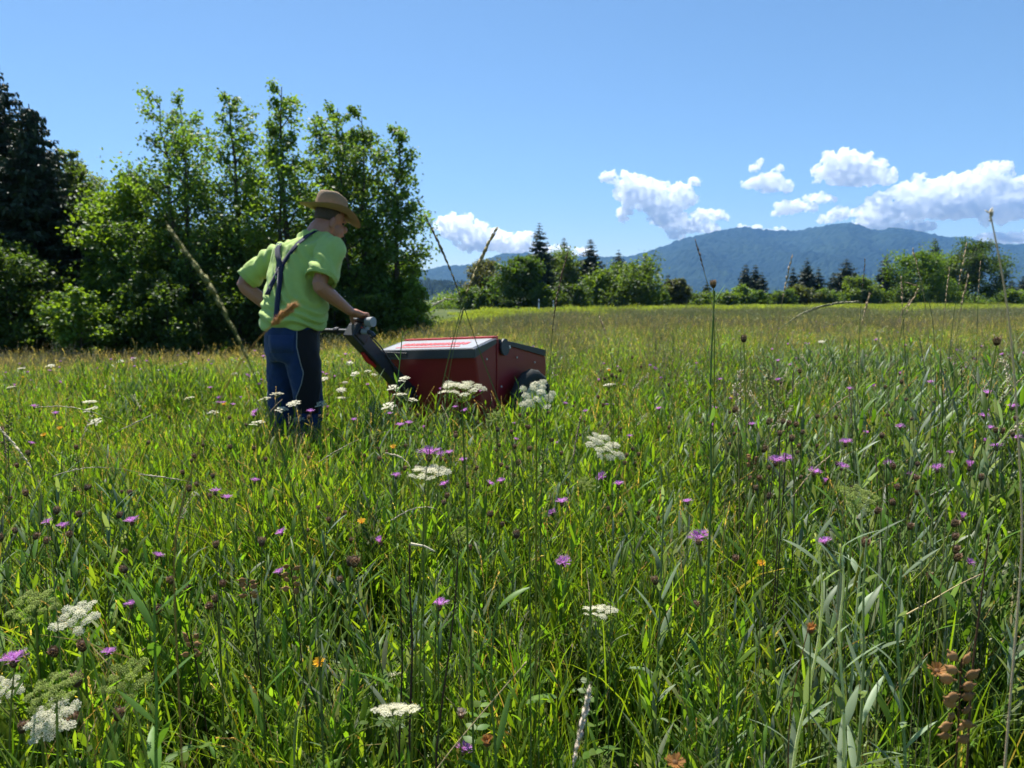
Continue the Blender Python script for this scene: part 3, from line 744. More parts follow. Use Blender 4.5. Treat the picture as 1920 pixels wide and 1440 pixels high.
    g = G(); boxg(g, A + d * 0.02 - nv * 0.0, (0.07, 0.06, 0.075), np.stack([sidev, d, nv])); part('arm_bracket', g, M_BLACK, root, 0.008, False)
    g = G(); boxg(g, B + d * 0.0 - nv * 0.02, (0.05, 0.06, 0.055), np.stack([sidev, d, nv])); part('handle_clamp', g, M_BLACK, root, 0.01, False)
    # handlebar across
    hb = B + UZ * 0.03
    left, right = hb - MU * 0.56, hb + MU * 0.10
    g = G(); tube(g, [left - MF * 0.06 - UZ * 0.01, left, hb, right, right + MU * 0.035 - UZ * 0.008, right + MU * 0.055 - UZ * 0.03], 0.016, 10); bar = part('handlebar', g, M_DGREY, root)
    for a in (-0.17, -0.02, 0.035):
        g = G(); tube(g, [hb + MU * (a - 0.017), hb + MU * (a + 0.017)], 0.026, 12); part('ring_clamp', g, M_BLACK, bar, 0.003, False)
    g = G(); tube(g, [hb + MU * 0.055, hb + MU * 0.105], 0.019, 10); part('grey_sleeve', g, M_GREYP, bar)
    g = G(); tube(g, bez(hb + MU * -0.045 + UZ * 0.018, hb + MU * 0.0 + UZ * 0.055, hb + MU * 0.045 + UZ * 0.02, 6), 0.014, 8); part('red_lever', g, M_REDP, root)
    g = G(); q = A + d * (L_ * 0.72) + nv * 0.055; tube(g, [q - d * 0.07, q + d * 0.02 + nv * 0.012, q + d * 0.09], [0.012, 0.018, 0.014], 8); part('red_latch', g, M_REDP, root)
    g = G(); tube(g, bez(hb + MU * 0.02 - UZ * 0.02, hb + MF * 0.14 + MU * 0.06 + UZ * 0.02, A + d * 0.18 + MU * 0.05 + nv * 0.03, 12), 0.005, 6); part('cable', g, M_BLACK, root)
    # raised side grip held by the hand
    gp = at(678, 601, hb[1] + 0.0)
    g = G(); tube(g, [hb + MU * 0.075 + UZ * 0.0, gp + MU * 0.07 - UZ * 0.035, gp + MU * 0.07], 0.013, 8); st = part('grip_stem', g, M_GREYP, root)
    g = G(); tube(g, [gp + MU * 0.045 - UZ * 0.008, gp + MU * 0.10 - UZ * 0.008], [0.03, 0.034], 16); part('grip_housing', g, M_GREYP, st, 0.004, False)
    g = G(); tube(g, [gp - MU * 0.075, gp + MU * 0.05], 0.017, 10); part('grip', g, M_BLACK, root)
    gp2 = left + MU * 0.12
    g = G(); tube(g, [gp2 - MU * 0.07, gp2 + MU * 0.07], 0.0185, 10); part('grip', g, M_BLACK, root)
    return gp, gp2
def lid_letters(root, cen, e1, nn_):
    """illegible foreshortened red print: two rows of block strokes on the lid"""
    g = G(); rng = np.random.default_rng(5); x = -0.28
    while x < 0.27:
        w = rng.uniform(0.025, 0.045)
        boxg(g, cen + MU * (x + w / 2) + e1 * 0.012 + UZ * 0.055 * (x + w / 2), (w * 0.40, 0.034, 0.0012), np.stack([norm(MU + UZ * 0.055), e1, nn_])); x += w + 0.008
    boxg(g, cen - e1 * 0.075, (0.28, 0.010, 0.0012), np.stack([norm(MU + UZ * 0.055), e1, nn_]))
    part('lid_print', g, M_REDP, root, 0, False)
GRIP_R, GRIP_L = harvester()

# ------------------------------------------------------------------ person
PF = np.array([0.67, 0.742, 0]); PR = np.array([0.742, -0.67, 0])
HF = norm(np.array([0.84, 0.54, -0.22])); HR = norm(np.cross(HF, UZ)); HU = np.cross(HR, HF)
def loft(g, rings, n=22, pw=2.0, close=True, col=(1, 1, 1)):
    ang = np.arange(n) * 2 * math.pi / n
    cs = np.sign(np.cos(ang)) * np.abs(np.cos(ang)) ** (2 / pw); sn = np.sign(np.sin(ang)) * np.abs(np.sin(ang)) ** (2 / pw)
    v = np.concatenate([np.asarray(c) + cs[:, None] * np.asarray(a) + sn[:, None] * np.asarray(b) for c, a, b in rings]); m = len(rings)
    fs = [(i * n + k, i * n + (k + 1) % n, (i + 1) * n + (k + 1) % n, (i + 1) * n + k) for i in range(m - 1) for k in range(n)]
    if close:
        v = np.concatenate([v, [rings[0][0], rings[-1][0]]])
        g.add(v, fs, col)
        off = g.n - len(v)
        t = [((k + 1) % n, k, m * n) for k in range(n)] + [((m - 1) * n + k, (m - 1) * n + (k + 1) % n, m * n + 1) for k in range(n)]
        g.f.append(np.concatenate([np.array(t) + off, -np.ones((len(t), 1), int)], 1))
    else: g.add(v, fs, col)
def limb(g, pts, rads, n=14):
    """round limb along joints, subdivided so that radii blend"""
    pts = np.array(pts); s = np.concatenate([[0], np.cumsum(np.linalg.norm(np.diff(pts, axis=0), axis=1))])
    t = np.linspace(0, s[-1], 4 * len(pts)); P = np.stack([np.interp(t, s, pts[:, i]) for i in range(3)], 1); r = np.interp(t, s, rads)
    k = np.array([0.25, 0.5, 0.25]); Q = P.copy()
    for i in range(3): Q[1:-1, i] = np.convolve(P[:, i], k, 'valid')
    tube(g, Q, r, n)
def voxelize(g, name, mat, parent, voxel, smooth=6, disp=None, factor=0.5):
    me = g.mesh(name + '_rough', mat)
    o = link(name, me, parent)
    rm = o.modifiers.new('r', 'REMESH'); rm.mode = 'VOXEL'; rm.voxel_size = voxel
    if smooth: sm = o.modifiers.new('s', 'SMOOTH'); sm.iterations = smooth; sm.factor = factor
    if disp:
        for k, (scale, strength) in enumerate(disp):
            tx = bpy.data.textures.new(name + str(k), 'CLOUDS'); tx.noise_scale = scale; tx.noise_depth = 2
            dm = o.modifiers.new('d%d' % k, 'DISPLACE'); dm.texture = tx; dm.strength = strength; dm.mid_level = 0.5; dm.texture_coords = 'LOCAL'
    bpy.context.view_layer.update()
    me2 = bpy.data.meshes.new_from_object(o.evaluated_get(bpy.context.evaluated_depsgraph_get()))
    o.modifiers.clear(); o.data = me2; bpy.data.meshes.remove(me); me2.name = name
    me2.polygons.foreach_set('use_smooth', np.ones(len(me2.polygons), bool))
    return o
def skin_mat():
    m, N, L, out = mat_new('sunburnt skin'); p = N.new('ShaderNodeBsdfPrincipled'); tc = N.new('ShaderNodeTexCoord')
    c = mixcol(N, L, (0.36, 0.155, 0.095), (0.48, 0.23, 0.15), noise_tex(N, L, 14, 4, 0.6, tc.outputs['Object'])); L.new(c, p.inputs['Base Color'])
    p.inputs['Roughness'].default_value = 0.5; p.inputs['Subsurface Weight'].default_value = 0.12; p.inputs['Subsurface Radius'].default_value = (0.02, 0.008, 0.004)
    L.new(p.outputs[0], out.inputs[0]); return m
def cloth_mat(name, col, rough=0.85, fold=0.5, fscale=9, stretch=(1, 1, 1), var=0.08):
    m, N, L, out = mat_new(name); p = N.new('ShaderNodeBsdfPrincipled'); p.inputs['Roughness'].default_value = rough; p.inputs['Specular IOR Level'].default_value = 0.2
    p.inputs['Sheen Weight'].default_value = 0.15
    tc = N.new('ShaderNodeTexCoord'); mp_ = N.new('ShaderNodeMapping'); mp_.inputs['Scale'].default_value = stretch; L.new(tc.outputs['Object'], mp_.inputs['Vector'])
    c = mixcol(N, L, np.array(col) * (1 - var), np.array(col) * (1 + var), noise_tex(N, L, 30, 4, 0.6, tc.outputs['Object'])); L.new(c, p.inputs['Base Color'])
    b1 = N.new('ShaderNodeBump'); b1.inputs['Strength'].default_value = fold; b1.inputs['Distance'].default_value = 0.03
    L.new(noise_tex(N, L, fscale, 3, 0.5, mp_.outputs[0]), b1.inputs['Height'])
    b2 = N.new('ShaderNodeBump'); b2.inputs['Strength'].default_value = 0.15; b2.inputs['Distance'].default_value = 0.002
    L.new(noise_tex(N, L, 500, 2, 0.6, tc.outputs['Object']), b2.inputs['Height']); L.new(b1.outputs[0], b2.inputs['Normal']); L.new(b2.outputs[0], p.inputs['Normal'])
    L.new(p.outputs[0], out.inputs[0]); return m
M_SKIN = skin_mat()
M_SHIRT = cloth_mat('lime green jersey', (0.38, 0.52, 0.145), fold=0.45, fscale=10, stretch=(1.3, 1.3, 0.6))
M_TROUSER = cloth_mat('blue work cloth', (0.013, 0.036, 0.11), fold=0.25, fscale=9, stretch=(1.4, 1.4, 0.8), var=0.15)
M_PANEL = cloth_mat('black work cloth', (0.012, 0.012, 0.015), fold=0.4, fscale=8)
M_NAVY = cloth_mat('navy webbing', (0.012, 0.016, 0.045), fold=0.0)
M_STRAW = plain('woven straw', (0.30, 0.21, 0.125), 0.75, 0.2, bump=0.6, bscale=220, var=0.18, vscale=60)
M_BAND = plain('dark hat ribbon', (0.03, 0.025, 0.03), 0.7, 0.2)
M_HAIR = plain('short grey-brown hair', (0.10, 0.075, 0.06), 0.7, 0.2, bump=0.8, bscale=300, var=0.4, vscale=120)
M_EYE = plain('dark eyes', (0.05, 0.035, 0.025), 0.2)
M_BOOT = plain('brown leather boot', (0.05, 0.035, 0.025), 0.6, 0.3)

def person():
    global BASE
    PEL = at(548, 648, 4.66); gx, gy = PEL[0], PEL[1]
    BASE = np.array([gx, gy, tz(gx, gy)])
    root = empty('person', BASE, 'person in lime green shirt, straw hat and blue work trousers pushing the machine', 'person')
    WAI = at(549, 606, 4.66); CHE = at(559, 512, 4.70); UPB = at(566, 463, 4.74); NEC = at(589, 441, 4.775)
    HEAD = at(620, 416, 4.83)
    RS = NEC + PR * 0.205 - UZ * 0.09; LS = at(511, 480, 4.90)
    RE = at(597, 536, 4.47); LE = at(453, 533, 4.86)
    RW = GRIP_R - MF * 0.095 + UZ * 0.062 - MU * 0.012; LW = GRIP_L - MF * 0.10 + UZ * 0.02
    RH = PEL + PR * 0.095; LH = PEL - PR * 0.095
    RK = at(582, 765, 4.66); LK = at(528, 768, 4.80)
    fr = RK[:2] + np.array([-0.05, -0.02]); fl = LK[:2] + np.array([0.0, 0.04])
    RA = np.array([fr[0], fr[1], tz(*fr) + 0.09]); LA = np.array([fl[0], fl[1], tz(*fl) + 0.09])
    # ---- body: one continuous skin
    g = G()
    loft(g, [(PEL - UZ * 0.06, PR * 0.15, PF * 0.10), (PEL, PR * 0.165, PF * 0.12), (WAI, PR * 0.165, PF * 0.135), ((WAI + CHE) / 2, PR * 0.165, PF * 0.13), (CHE, PR * 0.17, PF * 0.115), (UPB, PR * 0.165, PF * 0.085), (NEC + UZ * 0.0, PR * 0.07, PF * 0.06)], 24)
    limb(g, [NEC - UZ * 0.05, NEC + (HEAD - NEC) * 0.45, HEAD - HU * 0.02], [0.088, 0.080, 0.068])
    ball(g, HEAD + HU * 0.035 - HF * 0.012, (1, 1, 1), 20, 14, M=np.stack([HR * 0.076, HF * 0.098, HU * 0.095]).T)
    ball(g, HEAD - HU * 0.045 + HF * 0.035, (1, 1, 1), 16, 12, M=np.stack([HR * 0.058, HF * 0.062, HU * 0.075]).T)
    ball(g, HEAD - HU * 0.100 + HF * 0.062, (1, 1, 1), 12, 8, M=np.stack([HR * 0.032, HF * 0.028, HU * 0.022]).T)
    ball(g, HEAD - HU * 0.028 + HF * 0.100, (1, 1, 1), 10, 8, M=np.stack([HR * 0.017, HF * 0.024, HU * 0.026]).T)
    ball(g, HEAD + HU * 0.018 + HF * 0.084, (1, 1, 1), 12, 8, M=np.stack([HR * 0.055, HF * 0.016, HU * 0.014]).T)
    ball(g, HEAD - HU * 0.068 + HF * 0.092, (1, 1, 1), 10, 8, M=np.stack([HR * 0.024, HF * 0.012, HU * 0.012]).T)
    for s in (-1, 1):
        ball(g, HEAD + HR * s * 0.080 - HU * 0.016 - HF * 0.008, (1, 1, 1), 12, 8, M=np.stack([HR * 0.014, (HF * 0.9 - HU * 0.2) * 0.023, (HU + HF * 0.15) * 0.036]).T)
    for S, E, W, s, gp in ((RS, RE, RW, 1, GRIP_R), (LS, LE, LW, -1, GRIP_L)):
        limb(g, [NEC - UZ * 0.07 + PR * 0.06 * s, S, S + (E - S) * 0.5, E, E + (W - E) * 0.3, E + (W - E) * 0.75, W], [0.052, 0.054, 0.050, 0.047, 0.048, 0.036, 0.030])
        # palm over the grip, four fingers curled round it, thumb closing below from the inside
        k0 = gp - MF * 0.016 + UZ * 0.044
        loft(g, [(W, MU * 0.027, UZ * 0.02), ((W + k0) / 2, MU * 0.040, UZ * 0.026), (k0 - MF * 0.015, MU * 0.044, UZ * 0.025), (k0 + MF * 0.006, MU * 0.042, UZ * 0.017)], 14)
        for i in range(4):
            o = MU * ((i - 1.5) * 0.0240); ln = (0.92, 1.0, 0.97, 0.84)[i if s < 0 else 3 - i]
            ch = [k0 - MF * 0.012, gp + UZ * 0.046 + MF * 0.022 * ln, gp + MF * 0.036 + UZ * 0.012, gp + MF * 0.034 - UZ * 0.016 * ln, gp + MF * 0.008 - UZ * 0.031]
            limb(g, [c + o for c in ch], [0.0102, 0.0106, 0.0094, 0.0088, 0.0078], 10)
        th = -MU * s
        limb(g, [W + (k0 - W) * 0.35 + th * 0.02, gp - MF * 0.045 + th * 0.046 + UZ * 0.004, gp - MF * 0.022 + th * 0.048 - UZ * 0.024, gp + MF * 0.004 + th * 0.035 - UZ * 0.030], [0.014, 0.0125, 0.0108, 0.009], 10)
    for H_, K, A_ in ((RH, RK, RA), (LH, LK, LA)):
        limb(g, [H_ + UZ * 0.03, H_ - UZ * 0.06, (H_ + K) / 2, K, K + (A_ - K) * 0.3, A_], [0.09, 0.088, 0.075, 0.056, 0.056, 0.038])
        limb(g, [A_ - UZ * 0.03 - PF * 0.03, A_ - UZ * 0.05 + PF * 0.13], [0.036, 0.03])
    g.v = [x - BASE for x in g.v]
    body = voxelize(g, 'body', M_SKIN, root, 0.0046, 2)
    # ---- eyes, hair
    for s in (-1, 1):
        g = G(); ball(g, HEAD + HF * 0.074 + HR * s * 0.031 + HU * 0.002, 0.0095, 10, 8); part('eye', g, M_EYE, root)
    g = G(); loft(g, [(HEAD - HU * 0.004 - HF * 0.045, HR * 0.070, HF * 0.060), (HEAD + HU * 0.015 - HF * 0.032, HR * 0.0795, HF * 0.082), (HEAD + HU * 0.06 - HF * 0.02, HR * 0.079, HF * 0.092), (HEAD + HU * 0.10 - HF * 0.015, HR * 0.06, HF * 0.07)], 20)
    part('hair', g, M_HAIR, root)
    # ---- shirt: torso and short loose sleeves, folds pressed in
    g = G()
    B0 = WAI - UZ * 0.035 + PF * 0.005
    loft(g, [(B0, PR * 0.205, PF * 0.180), (WAI + UZ * 0.03, PR * 0.228, PF * 0.200), ((WAI * 0.6 + CHE * 0.4), PR * 0.222, PF * 0.192), (CHE * 0.8 + WAI * 0.2, PR * 0.215, PF * 0.172), (CHE, PR * 0.222, PF * 0.165), (UPB, PR * 0.222, PF * 0.145), (NEC - UZ * 0.02, PR * 0.14, PF * 0.10), (NEC + UZ * 0.030, PR * 0.094, PF * 0.088)], 32, 2.2)
    sl = []
    for S, E, s, frac in ((RS, RE, 1, 0.80), (LS, LE, -1, 0.78)):
        hem = S + (E - S) * frac
        limb(g, [NEC - UZ * 0.08 + PR * 0.05 * s, S - UZ * 0.005, S + (E - S) * 0.4, hem], [0.090, 0.092, 0.096, 0.102] if s > 0 else [0.085, 0.078, 0.076, 0.080], 18)
        sl.append((hem, norm(E - S), 0.098 if s > 0 else 0.077))
    g.v = [x - BASE for x in g.v]
    shirt = voxelize(g, 'shirt', M_SHIRT, root, 0.008, 5)
    # wrinkles as real displacement: diagonal pulls from shoulder and sagging folds at the waist
    co = np.empty(len(shirt.data.vertices) * 3, np.float32); shirt.data.vertices.foreach_get('co', co); co = co.reshape(-1, 3).astype(float)
    nr = np.empty(len(co) * 3, np.float32); shirt.data.vertices.foreach_get('normal', nr); nr = nr.reshape(-1, 3)
    wz = WAI[2] - BASE[2]
    low = np.clip(1 - (co[:, 2] - wz) / 0.20, 0, 1); u_ = co @ PR; f_ = co @ PF
    nz = np.array([mnoise.noise((c[0] * 5, c[1] * 5, c[2] * 4)) for c in co]); nz2 = np.array([mnoise.noise((c[0] * 14, c[1] * 14, c[2] * 6 + 3)) for c in co])
    fold = low * 0.014 * np.sin(co[:, 2] * 95 + u_ * 20 + nz * 7) + (1 - low) * 0.008 * np.sin((co[:, 2] * 0.55 + u_ * 1.1 + f_ * 0.5) * 62 + nz * 7) + 0.010 * nz + 0.005 * nz2
    co += nr * fold[:, None]
    shirt.data.vertices.foreach_set('co', co.astype(np.float32).ravel()); shirt.data.update()
    # open hems: hollow dark inside of the sleeves
    for hem, d, q in sl:
        a, b = frame(d); g = G(); c = hem - BASE
        loft(g, [(c - d * 0.01, a * q, b * q), (c + d * 0.02, a * (q + 0.004), b * (q + 0.004)), (c + d * 0.02, a * (q - 0.003), b * (q - 0.003)), (c - d * 0.005, a * (q - 0.01), b * (q - 0.01))], 20, close=False)
        link('sleeve_hem', g.mesh('sleeve_hem', M_SHIRT), shirt)
    # ---- trousers
    g = G()
    loft(g, [(PEL - UZ * 0.10, PR * 0.175, PF * 0.135), (PEL - UZ * 0.03, PR * 0.205, PF * 0.165), (PEL + UZ * 0.06, PR * 0.200, PF * 0.165), (WAI + UZ * 0.02, PR * 0.190, PF * 0.165)], 28)
    for H_, K, A_ in ((RH, RK, RA), (LH, LK, LA)):
        limb(g, [H_ - UZ * 0.02, (H_ + K) / 2, K, (K + A_) / 2, A_ + UZ * 0.01], [0.118, 0.108, 0.09, 0.086, 0.084], 18)
    g.v = [x - BASE for x in g.v]
    tr = voxelize(g, 'trousers', M_TROUSER, root, 0.009, 6, [(0.09, 0.022)])
    # black stretch panel on the near leg's outer side and its pale piping: shrink-fitted strips
    def on_surface(ob, pt, direction):
        ok, loc, nrm, _ = ob.ray_cast(V(pt - BASE), V(direction)); return (np.array(loc), np.array(nrm)) if ok else None
    dg = bpy.context.evaluated_depsgraph_get(); bpy.context.view_layer.update()
    def wrap(name, path, width, mat, parent, lift, ob, side):
        """ribbon on the surface seen from outside: path of (px,py) traced with a width in pixels"""
        rows = []
        for (px, py, w) in path:
            row = []
            for s in np.linspace(-1, 1, max(3, int(width))):
                o = at(px + s * w, py, 3.4); d = norm(ray(px + s * w, py))
                h = on_surface(ob, o, d); sh = s * w
                while h is None and abs(sh) > 0.3 and width > 5:
                    sh -= math.copysign(min(0.5, abs(sh)), sh); o = at(px + sh, py, 3.4); d = norm(ray(px + sh, py)); h = on_surface(ob, o, d)
                row.append(None if h is None else (o, d, float(np.dot(h[0] + BASE - o, d))))
            rows.append(row)
        n = len(rows[0])
        T_ = np.array([[np.nan if q is None else q[2] for q in r_] for r_ in rows])
        mid_ = np.nanmin(T_, axis=1, keepdims=True); T_ = np.where(T_ > mid_ + 0.22, np.nan, T_)
        W_ = np.stack([np.roll(T_, s_, 0) for s_ in (-1, 0, 1)]); W_[0, -1] = T_[-1]; W_[2, 0] = T_[0]
        S_ = np.nanmin(W_, axis=0)
        for _ in range(2): S_[1:-1] = np.nanmean(np.stack([S_[:-2], S_[1:-1], S_[2:]]), axis=0)
        rows = [[None if (rows[i][k] is None or np.isnan(T_[i, k])) else rows[i][k][0] + rows[i][k][1] * (min(S_[i, k], T_[i, k]) - lift) - BASE for k in range(n)] for i in range(len(rows))]
        good = [all(x is not None for x in r_) for r_ in rows]; best, cur = [], []
        for i, ok_ in enumerate(good):
            jump = bool(cur) and ok_ and max(np.linalg.norm(rows[i][k] - rows[i - 1][k]) for k in range(n)) > 0.2
            if ok_ and not jump: cur.append(i)
            else: cur = [i] if ok_ else []
            if len(cur) > len(best): best = list(cur)
        g = G(); m_ = len(best)
        if m_ > 1:
            g.add(np.array([rows[i][k] for i in best for k in range(n)]), [(i * n + k, i * n + k + 1, (i + 1) * n + k + 1, (i + 1) * n + k) for i in range(m_ - 1) for k in range(n - 1)])
        if g.n:
            o = link(name, g.mesh(name, mat), parent)
            sol = o.modifiers.new('t', 'SOLIDIFY'); sol.thickness = 0.003; sol.offset = 1
            return o
    pan = [(578, 618, 20), (578, 650, 21), (583, 680, 19), (587, 700, 17), (585, 720, 19), (578, 745, 22), (578, 775, 20)]
    pan = [tuple(np.interp(a, np.linspace(0, 1, len(pan)), [p_[j] for p_ in pan]) for j in range(3)) for a in np.linspace(0, 1, 30)]
    wrap('stretch_panel', pan, 12, M_PANEL, tr, 0.004, tr, 0)
    wrap('piping', [(p[0] - p[2] - 1.0, p[1], 0.7) for p in pan], 3, M_GREYP, tr, 0.006, tr, 0)
    wrap('pocket', [(527, 628, 24), (527, 645, 24), (528, 662, 22)], 9, M_TROUSER, tr, 0.005, tr, 0)
    # ---- braces crossing on the back
    def strap(pts, w):
        pts = np.array(pts, float); t = np.linspace(0, 1, 26); s = np.linspace(0, 1, len(pts))
        return [(np.interp(a, s, pts[:, 0]), np.interp(a, s, pts[:, 1]), w) for a in t]
    wrap('brace', strap([(594, 432), (576, 441), (557, 457), (541, 478), (527, 499), (510, 530), (497, 560), (488, 590), (487, 608)], 4.6), 4, M_NAVY, shirt, 0.003, shirt, 0)
    wrap('brace', strap([(530, 450), (524, 456), (520, 462), (520, 480), (526, 499), (524, 530), (520, 562), (518, 590), (517, 608)], 4.8), 4, M_NAVY, shirt, 0.006, shirt, 0)
    wrap('brace_patch', strap([(527, 490), (523, 508)], 7.5), 5, M_NAVY, shirt, 0.009, shirt, 0)
    # ---- boots
    for A_ in (RA, LA):
        g = G(); a = A_ - BASE
        limb(g, [a + UZ * 0.06, a - UZ * 0.02, a - UZ * 0.04 + PF * 0.06, a - UZ * 0.055 + PF * 0.16], [0.055, 0.056, 0.05, 0.038], 14)
        voxelize(g, 'boot', M_BOOT, root, 0.008, 4)
    # ---- straw hat
    T = HEAD + HU * 0.052 - HF * 0.012 - BASE
    hU = norm(HU + HF * -0.02)
    n = 40; g = G(); vs = []; rows = [(0.0, 0.178, 0.212), (0.001, 0.148, 0.178), (0.006, 0.114, 0.138), (0.012, 0.090, 0.112), (0.03, 0.089, 0.111), (0.08, 0.085, 0.105), (0.118, 0.080, 0.098), (0.136, 0.070, 0.086), (0.140, 0.058, 0.072), (0.128, 0.03, 0.042), (0.118, 0.004, 0.008)]
    for j, (h, a, b) in enumerate(rows):
        for k in range(n):
            t = 2 * math.pi * k / n; c, s = math.cos(t), math.sin(t)
            brim = max(0, (a - 0.09) / 0.075)
            dz = brim * (0.034 * abs(c) ** 2 - 0.034 * max(s, 0) ** 2 + 0.004 * math.sin(3 * t + 1) + 0.012 * max(-s, 0) ** 2) if j < 3 else 0
            pinch = 1 - (0.10 * max(0, s) ** 2 * abs(c) * 2.2 if 5 <= j <= 8 else 0)
            hh = h + dz - (0.030 * max(0, s) ** 1.5 if j >= 7 else 0) - (0.012 * max(-s, 0) if j >= 8 else 0)
            vs.append(T + HR * c * a * pinch + HF * s * b + hU * hh)
    fs = [(j * n + k, j * n + (k + 1) % n, (j + 1) * n + (k + 1) % n, (j + 1) * n + k) for j in range(len(rows) - 1) for k in range(n)]
    g.add(vs, fs); g.add([vs[-n + k] for k in range(n)], [(0, i, i + 1) for i in range(1, n - 1)])
    hat = link('hat', g.mesh('hat', M_STRAW), root); s_ = hat.modifiers.new('t', 'SOLIDIFY'); s_.thickness = 0.004; s_.offset = 0
    sb = hat.modifiers.new('sub', 'SUBSURF'); sb.levels = 1; sb.render_levels = 1
    g = G(); loft(g, [(T + hU * 0.013, HR * 0.0935, HF * 0.1155), (T + hU * 0.034, HR * 0.0925, HF * 0.1145)], 40, close=False)
    link('hat_band', g.mesh('hat_band', M_BAND), hat)
person()
# ------------------------------------------------------------------ meadow foliage (uncountable): patches instanced over the field
GR1, GR2, GR3, STRAW = np.array([0.066, 0.126, 0.014]), np.array([0.098, 0.156, 0.019]), np.array([0.115, 0.155, 0.08]), np.array([0.40, 0.31, 0.16])
def gcol(base, rng, var=0.22):
    b = np.asarray(base) * rng.uniform(1 - var, 1 + var); return b * np.array([rng.uniform(0.85, 1.2), 1, rng.uniform(0.7, 1.3)])
def add_leaf(g, p0, az, el, L, W, rng, col, bend=0.6, n=5, fold=0.25):
    h = np.array([math.cos(az), math.sin(az), 0]); d0 = h * math.cos(el) + UZ * math.sin(el); e2 = el - bend; d1 = h * math.cos(e2) + UZ * math.sin(e2)
    P = bez(p0, p0 + d0 * L * 0.5, p0 + d0 * L * 0.5 + d1 * L * 0.5, n); t = np.linspace(0, 1, n)
    Wd = W * np.sin(math.pi * np.clip(t * 0.93 + 0.07, 0, 1)) ** 0.75; Wd[-1] = W * 0.04
    tw = rng.uniform(-0.5, 0.5); side = np.array([-h[1], h[0], 0]) * math.cos(tw) + UZ * math.sin(tw)
    blade(g, P, Wd * 0.5, side, col, fold)
def add_blade(g, p0, az, L, W, rng, col, lean=0.35, n=6):
    h = np.array([math.cos(az), math.sin(az), 0]); a = lean * rng.uniform(0.2, 1.4)
    P = bez(p0, p0 + UZ * L * 0.6 + h * L * 0.12 * a, p0 + UZ * L * (1 - 0.35 * a * a) + h * L * a, n); t = np.linspace(0, 1, n)
    tw = rng.uniform(0, 3.14); blade(g, P, W * 0.5 * (1 - t ** 2.2) + 0.0002, np.array([math.cos(tw), math.sin(tw), 0.1]), col)
def leafy_stem(g, p0, h, rng, base, nl=9, L=0.10, W=0.013):
    az = rng.uniform(0, 6.28); ln = rng.uniform(0, 0.22) * h
    P = bez(p0, p0 + UZ * h * 0.6, p0 + UZ * h + np.array([math.cos(az), math.sin(az), 0]) * ln, 5); tube(g, P, np.linspace(0.0022, 0.0012, 5), 3, gcol(base * 0.9, rng), cap=False)
    a = rng.uniform(0, 6.28)
    for k in range(nl):
        u = (k + 0.5 * rng.random()) / nl; p = np.array([np.interp(u, np.linspace(0, 1, 5), P[:, i]) for i in range(3)]); a += 2.4
        s = 1.15 - 0.65 * u
        add_leaf(g, p, a + rng.uniform(-0.4, 0.4), rng.uniform(0.9, 1.4), L * s * rng.uniform(0.7, 1.25), W * s * rng.uniform(0.7, 1.3), rng, gcol(base, rng), rng.uniform(0.0, 0.7))
def seed_stalk(g, p0, h, rng, scol, hcol, head=0.12, lean=0.15, r=0.0009, n=16, size=0.006):
    az = rng.uniform(0, 6.28); d = np.array([math.cos(az), math.sin(az), 0]); a = lean * rng.uniform(0.2, 1.6)
    P = bez(p0, p0 + UZ * h * 0.65, p0 + UZ * h * (1 - a * 0.3) + d * h * a, 7); tube(g, P, np.linspace(r * 1.3, r * 0.6, 7), 3, scol, cap=False)
    for k in range(n):
        u = 1 - head / h * (k + rng.random()) / n; p = np.array([np.interp(u, np.linspace(0, 1, 7), P[:, i]) for i in range(3)])
        dd = norm(P[-1] - P[-2] + rng.normal(size=3) * 0.012 * (h / 0.6)); s = norm(np.cross(dd, rng.normal(size=3)))
        q = size * rng.uniform(0.7, 1.3); g.add([p, p + dd * q - s * q * 0.28, p + dd * q * 2.1, p + dd * q + s * q * 0.28], [(0, 1, 2, 3)], np.asarray(hcol) * rng.uniform(0.7, 1.25))
patch_col = bpy.data.collections.new('meadow_patches')
patch_names = []
def patch(name, g, mat):
    o = bpy.data.objects.new(name, g.mesh(name, mat)); patch_col.objects.link(o); patch_names.append(name); return len(patch_names) - 1
def disc(rng, r): a = rng.uniform(0, 6.28); q = r * math.sqrt(rng.random()); return np.array([q * math.cos(a), q * math.sin(a), 0])
NEAR, NEARG, NEARX, MIDP, TAN, FARP, FART, VERGE = [], [], [], [], [], [], [], []
